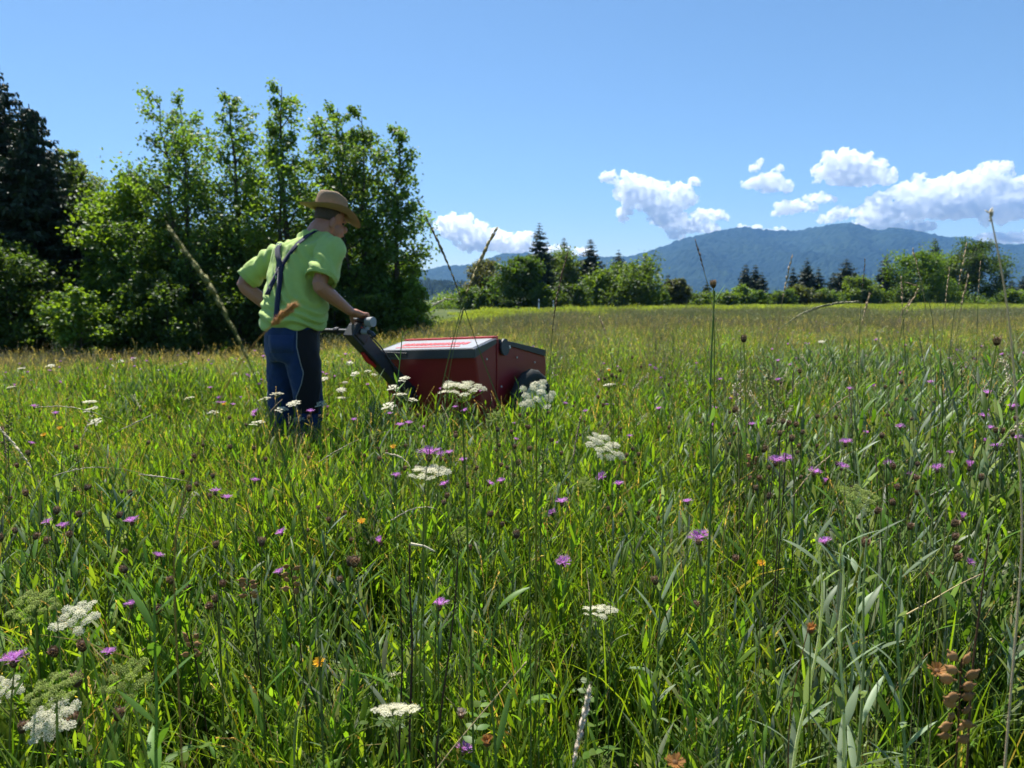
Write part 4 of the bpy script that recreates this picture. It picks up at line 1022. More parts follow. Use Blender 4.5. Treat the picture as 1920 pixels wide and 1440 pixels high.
def build_patches():
    for k in range(8):                                    # leafy knapweed stems and blades
        rng = np.random.default_rng(500 + k); g = G()
        for _ in range(9): leafy_stem(g, disc(rng, 0.16), rng.uniform(0.26, 0.52), rng, GR1 if rng.random() < 0.5 else GR2, 13, rng.uniform(0.08, 0.14), rng.uniform(0.012, 0.020))
        for _ in range(5): seed_stalk(g, disc(rng, 0.16), rng.uniform(0.3, 0.56), rng, gcol(np.array([0.2, 0.2, 0.08]), rng), np.array([0.16, 0.09, 0.05]) if rng.random() < 0.5 else np.array([0.34, 0.27, 0.16]), rng.uniform(0.015, 0.07), 0.3, 0.0008, 9, 0.005)
        for _ in range(4): add_leaf(g, disc(rng, 0.16) + UZ * rng.uniform(0, 0.2), rng.uniform(0, 6.28), rng.uniform(-0.3, 0.9), rng.uniform(0.05, 0.13), rng.uniform(0.004, 0.010), rng, gcol(np.array([0.20, 0.13, 0.06]), rng), rng.uniform(0.3, 1.3), 4)
        for _ in range(30): add_blade(g, disc(rng, 0.17), rng.uniform(0, 6.28), rng.uniform(0.2, 0.44), rng.uniform(0.003, 0.006), rng, gcol(GR2, rng) if rng.random() < 0.97 else gcol(STRAW * 0.6, rng), 0.5)
        for _ in range(20): add_leaf(g, disc(rng, 0.15), rng.uniform(0, 6.28), rng.uniform(0.7, 1.45), rng.uniform(0.12, 0.28), rng.uniform(0.012, 0.023), rng, gcol(GR1, rng), rng.uniform(0.3, 1.2))
        NEAR.append(patch('p%02d' % len(patch_names), g, M_GRASS))
    for k in range(4):                                    # grassy
        rng = np.random.default_rng(520 + k); g = G()
        for _ in range(75): add_blade(g, disc(rng, 0.18), rng.uniform(0, 6.28), rng.uniform(0.22, 0.52), rng.uniform(0.004, 0.009), rng, gcol(GR2 if rng.random() < 0.75 else GR1, rng) if rng.random() < 0.94 else gcol(STRAW * 0.6, rng), 0.6)
        for _ in range(14): add_leaf(g, disc(rng, 0.16), rng.uniform(0, 6.28), rng.uniform(0.3, 1.2), rng.uniform(0.06, 0.14), rng.uniform(0.008, 0.018), rng, gcol(GR2, rng), rng.uniform(0.3, 1.2))
        for _ in range(3): seed_stalk(g, disc(rng, 0.15), rng.uniform(0.4, 0.62), rng, gcol(STRAW * 0.7, rng), np.array([0.30, 0.21, 0.14]), 0.1, 0.25)
        NEARG.append(patch('p%02d' % len(patch_names), g, M_GRASS))
    for k in range(4):                                    # grey-green broad leaved stems and low clover
        rng = np.random.default_rng(540 + k); g = G()
        for _ in range(7): leafy_stem(g, disc(rng, 0.15), rng.uniform(0.3, 0.55), rng, GR3 if rng.random() < 0.7 else GR1, 12, rng.uniform(0.10, 0.16), rng.uniform(0.012, 0.02))
        for _ in range(24): add_blade(g, disc(rng, 0.17), rng.uniform(0, 6.28), rng.uniform(0.2, 0.46), rng.uniform(0.003, 0.006), rng, gcol(GR3 if rng.random() < 0.5 else GR2, rng), 0.45)
        for _ in range(26): add_leaf(g, disc(rng, 0.17) + UZ * rng.uniform(0.03, 0.16), rng.uniform(0, 6.28), rng.uniform(-0.1, 0.5), rng.uniform(0.02, 0.045), rng.uniform(0.012, 0.022), rng, gcol(GR1 * 0.9, rng), 0.3, 4)
        NEARX.append(patch('p%02d' % len(patch_names), g, M_GREYLEAF))
    for k in range(5):                                    # middle distance, half a metre across
        rng = np.random.default_rng(560 + k); g = G()
        for _ in range(170): add_blade(g, disc(rng, 0.5), rng.uniform(0, 6.28), rng.uniform(0.2, 0.5), rng.uniform(0.005, 0.009), rng, gcol(GR2 * np.array([1.0, 0.95, 1.1]), rng) if rng.random() < 0.9 else gcol(np.array([0.26, 0.24, 0.12]), rng), 0.5, 4)
        for _ in range(110): add_leaf(g, disc(rng, 0.5) + UZ * rng.uniform(0.05, 0.36), rng.uniform(0, 6.28), rng.uniform(0.1, 1.3), rng.uniform(0.07, 0.13), rng.uniform(0.014, 0.022), rng, gcol(GR1 if rng.random() < 0.6 else GR3, rng), 0.5, 3, 0)
        for _ in range(10): seed_stalk(g, disc(rng, 0.5), rng.uniform(0.4, 0.7), rng, gcol(np.array([0.18, 0.19, 0.08]), rng), np.array([0.38, 0.29, 0.19]), 0.12, 0.2, 0.0012, 8, 0.009)
        MIDP.append(patch('p%02d' % len(patch_names), g, M_GRASS))
    for k in range(4):                                    # pinkish-tan flowering grass
        rng = np.random.default_rng(580 + k); g = G()
        for _ in range(60): seed_stalk(g, disc(rng, 0.5), rng.uniform(0.45, 0.78), rng, gcol(STRAW * 0.55, rng), np.array([0.36, 0.31, 0.19]) * rng.uniform(0.8, 1.2), 0.16, 0.2, 0.0014, 9, 0.010)
        TAN.append(patch('p%02d' % len(patch_names), g, M_DRY))
    for k in range(4):                                    # far field, two metres across
        rng = np.random.default_rng(600 + k); g = G()
        for _ in range(420): add_blade(g, disc(rng, 1.2), rng.uniform(0, 6.28), rng.uniform(0.2, 0.5), rng.uniform(0.012, 0.022), rng, gcol(np.array([0.12, 0.165, 0.035]), rng) if rng.random() < 0.78 else gcol(np.array([0.28, 0.27, 0.13]), rng), 0.5, 3)
        FARP.append(patch('p%02d' % len(patch_names), g, M_GRASS))
    for k in range(3):                                    # far flowering grass
        rng = np.random.default_rng(620 + k); g = G()
        for _ in range(170): seed_stalk(g, disc(rng, 1.2), rng.uniform(0.45, 0.75), rng, gcol(np.array([0.20, 0.25, 0.09]), rng), np.array([0.31, 0.30, 0.15]), 0.2, 0.2, 0.004, 5, 0.028)
        FART.append(patch('p%02d' % len(patch_names), g, M_DRY))
    for k in range(3):                                    # short bright verge grass
        rng = np.random.default_rng(640 + k); g = G()
        for _ in range(480): add_blade(g, disc(rng, 1.3), rng.uniform(0, 6.28), rng.uniform(0.10, 0.24), rng.uniform(0.018, 0.03), rng, gcol(np.array([0.15, 0.185, 0.05]), rng), 0.6, 3)
        VERGE.append(patch('p%02d' % len(patch_names), g, M_GRASS))
build_patches()

def inside_keepout(x, y):
    """no meadow patches inside the machine body or the person's boots"""
    q = np.stack([x, y], -1) - MO[:2]; a = q @ MU[:2]; l = q @ MF[:2]
    return (a > -MW - 0.08) & (a < 0.08) & (l > 0.0) & (l < 1.2)
def scatter_zone(rng, y0, y1, dens, margin=0.6, slope=0.88):
    area = slope * (y1 ** 2 - y0 ** 2) + 2 * margin * (y1 - y0); n = int(area * dens)
    y = np.sqrt(rng.uniform(y0 ** 2, y1 ** 2, n)); x = rng.uniform(-1, 1, n) * (slope * y + margin)
    return x, y
def meadow():
    rng = np.random.default_rng(77); X, Y, I, S = [], [], [], []
    def put(x, y, idx, s): X.append(x); Y.append(y); I.append(idx); S.append(s)
    # near: clumps of three kinds, grey-green more to the right, grassy more to the left
    x, y = scatter_zone(rng, 0.72, 9.5, 46)
    cl = np.array([mnoise.noise((a * 0.8, b * 0.8, 2.0)) for a, b in zip(x, y)]); r = rng.random(len(x))
    right = sstep(0.1, 0.55, x / y)
    wx = 0.10 + 0.60 * right + 0.25 * (cl > 0.25); wg = 0.26 - 0.12 * right + 0.22 * (cl < -0.2)
    idx = np.where(r < wx, rng.choice(NEARX, len(x)), np.where(r < wx + wg, rng.choice(NEARG, len(x)), rng.choice(NEAR, len(x))))
    s = rng.uniform(0.8, 1.15, len(x)) * (0.9 + 0.35 * np.array([mnoise.noise((a * 0.5 + 7, b * 0.5, 1.0)) for a, b in zip(x, y)]))
    s = s * (0.55 + 0.45 * sstep(0.6, 1.5, y)) * (1 + 0.42 * right * sstep(1.2, 2.2, y) * (1 - 0.5 * sstep(4, 7, y))) * (1 + 0.25 * sstep(3.5, 4.4, y) * sstep(6.5, 5.2, y) * (np.abs(x - 0.05) < 0.95))
    ok = ~inside_keepout(x, y); put(x[ok], y[ok], idx[ok], s[ok])
    # thin dry flowering grass among it
    x, y = scatter_zone(rng, 6, 24, 1.1); ok = ~inside_keepout(x, y) & ((x > -0.1 * y) | (rng.random(len(x)) < 0.15) | (x < -0.62 * y))
    put(x[ok], y[ok], rng.choice(TAN, ok.sum()), rng.uniform(0.75, 1.1, ok.sum()))
    x, y = scatter_zone(rng, 8.5, 25, 6.0); put(x, y, rng.choice(MIDP, len(x)), rng.uniform(0.8, 1.15, len(x)))
    x, y = scatter_zone(rng, 23, 62, 0.95); rd = road_dist(x, y)
    v = (rd > -17 + 3 * np.sin(x * 0.2)) & (rd < -2.4); ok = (rd <= -15) | v; ok &= ~((x < -4) & (y > 27.5))
    idx = np.where(v, rng.choice(VERGE, len(x)), rng.choice(FARP, len(x))); put(x[ok], y[ok], idx[ok], rng.uniform(0.8, 1.15, ok.sum()))
    x, y = scatter_zone(rng, 18, 48, 0.36); rd = road_dist(x, y); ok = (rd < -19) & ~((x < -4) & (y > 27.5)); put(x[ok], y[ok], rng.choice(FART, ok.sum()), rng.uniform(0.7, 1.05, ok.sum()))
    # verge continues along the road to the right
    a = rng.uniform(10, 230, 2600); w = rng.choice([-1, 1], 2600, p=[0.8, 0.2]); b = np.where(w < 0, rng.uniform(-17, -2.6, 2600), rng.uniform(2.6, 7, 2600))
    P = ROAD_P + a[:, None] * ROAD_D + b[:, None] * ROAD_N; ok = P[:, 1] > 60; put(P[ok, 0], P[ok, 1], rng.choice(VERGE, ok.sum()), rng.uniform(1.0, 1.6, ok.sum()))
    a = rng.uniform(0, 200, 1800); b = rng.uniform(-60, -16, 1800); P = ROAD_P + a[:, None] * ROAD_D + b[:, None] * ROAD_N; ok = P[:, 1] > 60
    put(P[ok, 0], P[ok, 1], rng.choice(FARP, ok.sum()), rng.uniform(1.0, 1.5, ok.sum()))
    # rank grass under the wood edge
    x = rng.uniform(-24, -2.5, 240); y = rng.uniform(21.5, 26, 240); put(x, y, rng.choice(MIDP, 240), rng.uniform(1.0, 1.5, 240))
    X, Y, I, S = map(np.concatenate, (X, Y, I, S)); Z = terrain(X, Y); n = len(X)
    me = bpy.data.meshes.new('grass'); me.vertices.add(n); me.vertices.foreach_set('co', np.stack([X, Y, Z], -1).astype(np.float32).ravel())
    at_ = me.attributes.new('idx', 'INT', 'POINT'); at_.data.foreach_set('value', I.astype(np.int32))
    at_ = me.attributes.new('rot', 'FLOAT_VECTOR', 'POINT'); at_.data.foreach_set('vector', np.stack([rng.normal(0, 0.07, n), rng.normal(0, 0.07, n), rng.uniform(0, 6.28, n)], -1).astype(np.float32).ravel())
    at_ = me.attributes.new('scl', 'FLOAT_VECTOR', 'POINT'); at_.data.foreach_set('vector', np.stack([S, S, S * rng.uniform(0.85, 1.15, n)], -1).astype(np.float32).ravel())
    o = link('grass', me); tag(o, 'dense green grasses and leafy herbs covering the whole meadow', kind='stuff')
    ng = bpy.data.node_groups.new('scatter', 'GeometryNodeTree')
    ng.interface.new_socket('Geometry', in_out='INPUT', socket_type='NodeSocketGeometry'); ng.interface.new_socket('Geometry', in_out='OUTPUT', socket_type='NodeSocketGeometry')
    N, L = ng.nodes, ng.links; gi = N.new('NodeGroupInput'); go = N.new('NodeGroupOutput')
    ci = N.new('GeometryNodeCollectionInfo'); ci.inputs[0].default_value = patch_col; ci.inputs['Separate Children'].default_value = True; ci.inputs['Reset Children'].default_value = True
    ip = N.new('GeometryNodeInstanceOnPoints'); ip.inputs['Pick Instance'].default_value = True
    for nm, ty, sock in (('idx', 'INT', 'Instance Index'), ('rot', 'FLOAT_VECTOR', 'Rotation'), ('scl', 'FLOAT_VECTOR', 'Scale')):
        na = N.new('GeometryNodeInputNamedAttribute'); na.data_type = ty; na.inputs['Name'].default_value = nm
        if nm == 'rot':
            er = N.new('FunctionNodeEulerToRotation'); L.new(na.outputs[0], er.inputs[0]); L.new(er.outputs[0], ip.inputs[sock])
        else: L.new(na.outputs[0], ip.inputs[sock])
    L.new(gi.outputs[0], ip.inputs['Points']); L.new(ci.outputs[0], ip.inputs['Instance']); L.new(ip.outputs[0], go.inputs[0])
    md = o.modifiers.new('scatter', 'NODES'); md.node_group = ng
    print('meadow instances', n)
meadow()
# ------------------------------------------------------------------ single plants one can pick out
STEMG = np.array([0.115, 0.15, 0.028]); PURPLE = np.array([0.54, 0.24, 0.62]); BROWN = np.array([0.13, 0.072, 0.042])
def bud_mesh(seed):
    rng = np.random.default_rng(seed); g = G(); ball(g, (0, 0, 0.008), (0.0062, 0.0062, 0.0085), 10, 7, BROWN * 0.6)
    for j in range(7):
        z = 0.001 + j * 0.0022; r = 0.0065 * math.sin(math.pi * (0.16 + 0.74 * (1 - (z + 0.001) / 0.019)))
        nn_ = 10 if j < 5 else 6
        for k in range(nn_):
            a = (k + 0.5 * (j % 2)) * 2 * math.pi / nn_; h = np.array([math.cos(a), math.sin(a), 0]); s = np.array([-h[1], h[0], 0])
            p = h * r * 0.93 + UZ * z; c = BROWN * rng.uniform(0.6, 1.8); t = np.array([0.42, 0.29, 0.18]) * rng.uniform(0.5, 1.3)
            g.add([p - s * 0.0018, p + s * 0.0018, p + h * 0.0016 + UZ * 0.0036 + s * 0.0009, p + h * 0.0016 + UZ * 0.0036 - s * 0.0009], [(0, 1, 2, 3)], np.array([c, c, t, t]))
    return g.mesh('bud', M_DRY)
def floret_mesh(seed, spread=1.0, n=46):
    rng = np.random.default_rng(seed); g = G()
    for k in range(n):
        a = k * 2.4 + rng.uniform(-0.2, 0.2); el = rng.uniform(0.12, 1.2) if spread > 0.7 else rng.uniform(0.9, 1.45)
        h = np.array([math.cos(a), math.sin(a), 0]); d = h * math.cos(el) + UZ * math.sin(el); L = rng.uniform(0.011, 0.019) * (1.15 if el < 0.6 else 0.85)
        p = UZ * 0.014 + h * 0.003; s = np.array([-h[1], h[0], 0]); c = PURPLE * rng.uniform(0.65, 1.25) * np.array([rng.uniform(0.85, 1.25), 1, 1])
        m = p + d * L * 0.6; g.add([p - s * 0.0004, p + s * 0.0004, m + s * 0.0009, m - s * 0.0009], [(0, 1, 2, 3)], c * 0.8)
        for t in (-1, 0, 1):
            e = m + norm(d + s * t * 0.5) * L * 0.5; q = s * 0.0007; g.add([m - q, m + q, e + q * 0.35, e - q * 0.35], [(0, 1, 2, 3)], c)
    return g.mesh('flower', M_PETAL)
BUDS = [bud_mesh(i) for i in range(3)]; FLOW = [floret_mesh(i) for i in range(3)] + [floret_mesh(9, 0.5, 30)]
def knap_leaf(seed):
    rng = np.random.default_rng(seed); g = G(); add_leaf(g, np.zeros(3), 0, rng.uniform(0.8, 1.15), rng.uniform(0.09, 0.13), rng.uniform(0.010, 0.015), rng, gcol(GR1, rng), rng.uniform(0.2, 0.7), 6, 0.3); return g.mesh('leaf', M_GRASS)
KLEAF = [knap_leaf(i) for i in range(5)]
def knapweed(top, label, group, flowering, rng, size=1.0, leaves=3, heads=1, lean=None, gcolr=STEMG):
    top = np.asarray(top, float)
    off = rng.normal(size=2) * 0.05 if lean is None else np.asarray(lean); bx, by = top[0] + off[0], top[1] + off[1]
    base = np.array([bx, by, tz(bx, by)]); t = top - base
    root = empty('knapweed_plant', base, label, 'flower' if flowering else 'seed head', group)
    P = bez((0, 0, 0), t * 0.5 + np.array([*(rng.normal(size=2) * 0.03), 0.05]), t, 7); g = G(); c = gcol(gcolr, rng)
    tube(g, P, np.linspace(0.0019, 0.0011, 7) * size, 5, c, cap=False)
    hd = [(P[-1], norm(P[-1] - P[-2]))]
    for k in range(heads - 1):
        u = rng.uniform(0.55, 0.82); p = np.array([np.interp(u, np.linspace(0, 1, 7), P[:, i]) for i in range(3)]); a = rng.uniform(0, 6.28); l = rng.uniform(0.07, 0.16)
        e = p + np.array([math.cos(a) * 0.5, math.sin(a) * 0.5, 1]) * l; B = bez(p, p + (e - p) * 0.5 + np.array([math.cos(a), math.sin(a), 0]) * 0.015, e, 5); tube(g, B, np.linspace(0.0016, 0.001, 5) * size, 4, c, cap=False); hd.append((e, norm(B[-1] - B[-2])))
    link('stem', g.mesh('stem', M_STEM), root)
    for k, (p, d) in enumerate(hd):
        q = (Vector((0, 0, 1)).rotation_difference(V(d + rng.normal(size=3) * 0.15))).to_euler()
        s = size * rng.uniform(0.85, 1.15)
        b = link('bud', BUDS[rng.integers(3)], root, p, q, s * (0.8 if flowering and k == 0 else 0.9))
        if flowering and (k == 0 or rng.random() < 0.3):
            link('flower', FLOW[rng.integers(3) if rng.random() < 0.85 else 3], root, p, q, s * 0.9)
    for k in range(leaves):
        u = 0.12 + 0.8 * (k + rng.random() * 0.7) / max(1, leaves); p = np.array([np.interp(u, np.linspace(0, 1, 7), P[:, i]) for i in range(3)])
        link('leaf', KLEAF[rng.integers(5)], root, p, (0, 0, rng.uniform(0, 6.28)), (1.25 - 0.75 * u) * size)
    return root

# --- umbels
WHITE = np.array([0.86, 0.84, 0.66])
def umbellet_mesh(seed, green=False):
    rng = np.random.default_rng(seed); g = G(); n = 34
    for k in range(n):
        r = 0.092 * math.sqrt((k + 0.5) / n); a = k * 2.4; c = np.array([r * math.cos(a), r * math.sin(a), 0.02 - r * r * 3.2 + rng.uniform(-0.006, 0.006)])
        st = np.array([0, 0, -0.085]); s = norm(np.cross(c - st, (0.3, 0.8, 0.1))) * 0.0022; gc = np.array([0.16, 0.22, 0.06]); g.add([st - s, st + s, c + s, c - s], [(0, 1, 2, 3)], gc)
        if green:
            ball(g, c, 0.014 * rng.uniform(0.7, 1.2), 5, 4, np.array([0.42, 0.50, 0.15]) * rng.uniform(0.7, 1.3)); continue
        out = norm(np.array([c[0] * 6, c[1] * 6, 1])); ax = norm(np.cross(out, (0, 1, 0.2))); ay = np.cross(out, ax); ph = rng.uniform(0, 6.28); R_ = 0.0165 * rng.uniform(0.8, 1.2)
        for q in range(5):
            t = ph + q * 1.2566; d = ax * math.cos(t) + ay * math.sin(t) + out * 0.35; w = np.cross(out, d) * 0.42
            g.add([c, c + (d * 0.6 - w) * R_, c + d * R_ * 0.95, c + (d * 0.6 + w) * R_], [(0, 1, 2, 3)], WHITE * rng.uniform(0.85, 1.08))
        ball(g, c + out * 0.003, 0.0045, 4, 3, np.array([0.45, 0.45, 0.16]))
        for q in range(2):
            e = c + norm(out + rng.normal(size=3) * 0.5) * 0.03; s = norm(np.cross(e - c, (0.2, 0.5, 0.8))) * 0.0011; g.add([c - s, c + s, e + s, e - s], [(0, 1, 2, 3)], WHITE)
    return g.mesh('umbellet', M_PETAL)
UMB = [umbellet_mesh(i) for i in range(3)]; UMBG = [umbellet_mesh(20 + i, True) for i in range(2)]
def umbel_layout(seed, n=15):
    rng = np.random.default_rng(seed); out = []
    for k in range(n):
        r = 0.43 * math.sqrt((k + 0.4) / n); a = k * 2.4 + rng.uniform(-0.25, 0.25); out.append(np.array([r * math.cos(a), r * math.sin(a), -0.55 * r * r + rng.uniform(-0.03, 0.03)]))
    return out
def rays_mesh(lay):
    g = G()
    for c in lay: tube(g, bez((0, 0, -0.36), np.array([c[0] * 0.7, c[1] * 0.7, -0.22]), c + np.array([0, 0, -0.08]), 4), [0.010, 0.008, 0.007, 0.006], 4, np.array([0.15, 0.21, 0.06]), cap=False)
    return g.mesh('umbel', M_GRASS)
LAY = [umbel_layout(i, (15, 13, 17)[i]) for i in range(3)]; RAYS = [rays_mesh(l) for l in LAY]
def flat_head(seed):
    """whole small umbel as one head, for those too small to show umbellets"""
    g = G()
    me_parts = LAY[seed % 3]; rng = np.random.default_rng(seed)
    for c in me_parts:
        for q in range(9):
            p = c + np.array([rng.uniform(-0.09, 0.09), rng.uniform(-0.09, 0.09), rng.uniform(-0.01, 0.03)]); s = 0.045
            g.add(p + np.array([(-s, -s, 0), (s, -s, 0.01), (s, s, 0), (-s, s, 0.01)]) * rng.uniform(0.6, 1.1), [(0, 1, 2, 3)], WHITE * rng.uniform(0.8, 1.0))
        tube(g, [(0, 0, -0.36), c + np.array([0, 0, -0.02])], [0.012, 0.008], 3, np.array([0.15, 0.21, 0.06]), cap=False)
    return g.mesh('flower_head', M_PETAL)
HEADS = [flat_head(i) for i in range(3)]
def umbel_leaf(seed):
    rng = np.random.default_rng(seed); g = G(); P = bez((0, 0, 0), (0.08, 0, 0.06), (0.17, 0, 0.05), 6); tube(g, P, 0.0012, 3, GR1, cap=False)
    for k in range(1, 6):
        for s in (-1, 1):
            if k < 5 or s > 0: add_leaf(g, P[k], (s * 1.1 if k < 5 else 0), 0.1, 0.05 - 0.004 * k, 0.022, rng, gcol(GR1, rng), 0.4, 4, 0.1)
    return g.mesh('leaf', M_GRASS)
ULEAF = [umbel_leaf(i) for i in range(3)]
def umbel_plant(px, py, w, label, seed, tilt=(0, -0.3), green=False, diam=0.082, small=False, group='white umbel flowers', path=None, ht=None):
    rng = np.random.default_rng(seed); Y = diam * F_PX / w; top = at(px, py, Y)
    bx, by = top[0] + rng.uniform(-0.06, 0.06), top[1] + rng.uniform(0.0, 0.08); base = np.array([bx, by, tz(bx, by)])
    root = empty('umbel_plant', base, label, 'flower', group); nrm = norm(np.array([tilt[0], tilt[1], 1.0]))
    hub = top - base - nrm * diam * 0.36
    P = bez((0, 0, 0), (hub[0] * 0.2, hub[1] * 0.2, hub[2] * 0.6), hub, 8); g = G(); tube(g, P, np.linspace(0.0026, 0.0015, 8), 6, gcol(STEMG * 1.15, rng), cap=False)
    stem = link('stem', g.mesh('stem', M_STEM), root)
    q = Vector((0, 0, 1)).rotation_difference(V(nrm)).to_euler(); k = seed % 3; loc = top - base
    if small:
        o = link('flower_head', HEADS[k], root, loc, q, diam)
    else:
        o = link('umbel', RAYS[k], root, loc, q, diam)
        for c in LAY[k]:
            link('umbellet', (UMBG[rng.integers(2)] if green else UMB[rng.integers(3)]), o, c, (rng.uniform(-0.2, 0.2) + c[1] * -0.8, c[0] * 0.8, rng.uniform(0, 6.28)), rng.uniform(0.95, 1.25) * (1.12 if seed in (0, 3, 4, 5, 8) else 0.95))
        for j in range(1):
            p = P[2 + j * 2]; link('leaf', ULEAF[rng.integers(3)], root, p, (0, -0.3, rng.uniform(0, 6.28)), rng.uniform(0.6, 0.9))
    return root

rng = np.random.default_rng(1)
# hero umbels: (x, y, width in photo px, label, tilt)
UM = [(866, 722, 96, 'domed white umbel in front of the red machine', (0.02, -0.16)), (1008, 736, 86, 'white umbel with loose clusters before the machine wheel', (0.05, -0.75)),
      (1136, 833, 92, 'white umbel drooping to one side, right of the machine', (0.45, -0.45)), (804, 880, 84, 'white umbel overlapped by a purple flower', (0.0, -0.08)),
      (143, 1152, 92, 'white umbel above the pair at the lower corner of the meadow', (0.1, -0.45)), (95, 1345, 104, 'largest white umbel near the lower corner', (0.1, -0.6)),
      (1122, 1140, 76, 'single white umbel low in the dense green leaves', (0.0, 0.1)), (725, 1268, 68, 'tilted white umbel beside the dark broken stems', (-0.4, 0.25)),
      (742, 1324, 104, 'flat white umbel seen edge-on near the bottom', (0.0, 0.42)), (5, 1290, 80, 'white umbel cut by the picture edge', (0.1, -0.4))]
for i, (px, py, w, lab, t) in enumerate(UM): umbel_plant(px, py, w, lab, i, t)
UG = [(60, 1130, 100, 'pale green unopened umbel behind the corner umbel', (0.1, -0.4)), (238, 1268, 104, 'yellow-green unopened umbel in the lower corner', (0.2, -0.5)), (95, 1290, 110, 'blurred green umbel just above the largest white one', (0, -0.4)),
      (1615, 930, 84, 'grey-green seeding umbel among the right-hand leaves', (0.1, -0.5)), (1345, 1168, 56, 'small green umbel in the dense leaves', (0.2, -0.5)), (866, 1000, 52, 'tiny green umbel above the dark broken stem', (0, -0.5)),
      (818, 978, 40, 'tiny green umbel near the purple topped umbel', (0, -0.5)), (930, 780, 46, 'green umbel bud below the machine corner', (0.1, -0.5)), (1100, 905, 44, 'small loose green umbel under the drooping white one', (0.1, -0.5)), (610, 1350, 70, 'pale green umbel beside the straw stems', (0.1, -0.5))]
for i, (px, py, w, lab, t) in enumerate(UG): umbel_plant(px, py, w, lab, 30 + i, t, green=True, group='green unopened umbels')
US = [(519, 737, 27), (497, 746, 26), (550, 755, 29), (528, 766, 26), (602, 757, 24), (561, 784, 24), (482, 791, 30), (556, 812, 24), (605, 710, 22), (757, 709, 24), (738, 726, 26), (750, 738, 28), (772, 748, 24), (729, 760, 30), (1142, 720, 26), (655, 680, 15), (690, 695, 16),
      (168, 752, 26), (170, 766, 28), (178, 790, 26), (300, 693, 14), (225, 677, 14), (95, 685, 16), (40, 690, 14), (355, 745, 20), (400, 772, 22), (20, 725, 18), (250, 672, 12), (430, 712, 14), (440, 700, 14), (665, 700, 18), (700, 702, 16), (640, 730, 20), (870, 760, 20),
      (1280, 690, 12), (1540, 640, 14), (1490, 655, 12), (480, 700, 14), (640, 745, 18), (1410, 715, 16)]
for i, (px, py, w) in enumerate(US):
    z = 'small flat white umbel around the legs of the person' if px < 620 and px > 460 else ('small flat white umbel around the black handle arm' if 620 <= px < 900 else ('small pale umbel scattered over the far meadow by the wood' if px <= 460 else 'small pale umbel scattered over the right-hand meadow'))
    umbel_plant(px, py, w, z, 60 + i, (rng.uniform(-0.2, 0.2), rng.uniform(-0.5, 0)), small=True, group=z.replace('small flat white umbel', 'small umbels').replace('small pale umbel', 'small umbels'))

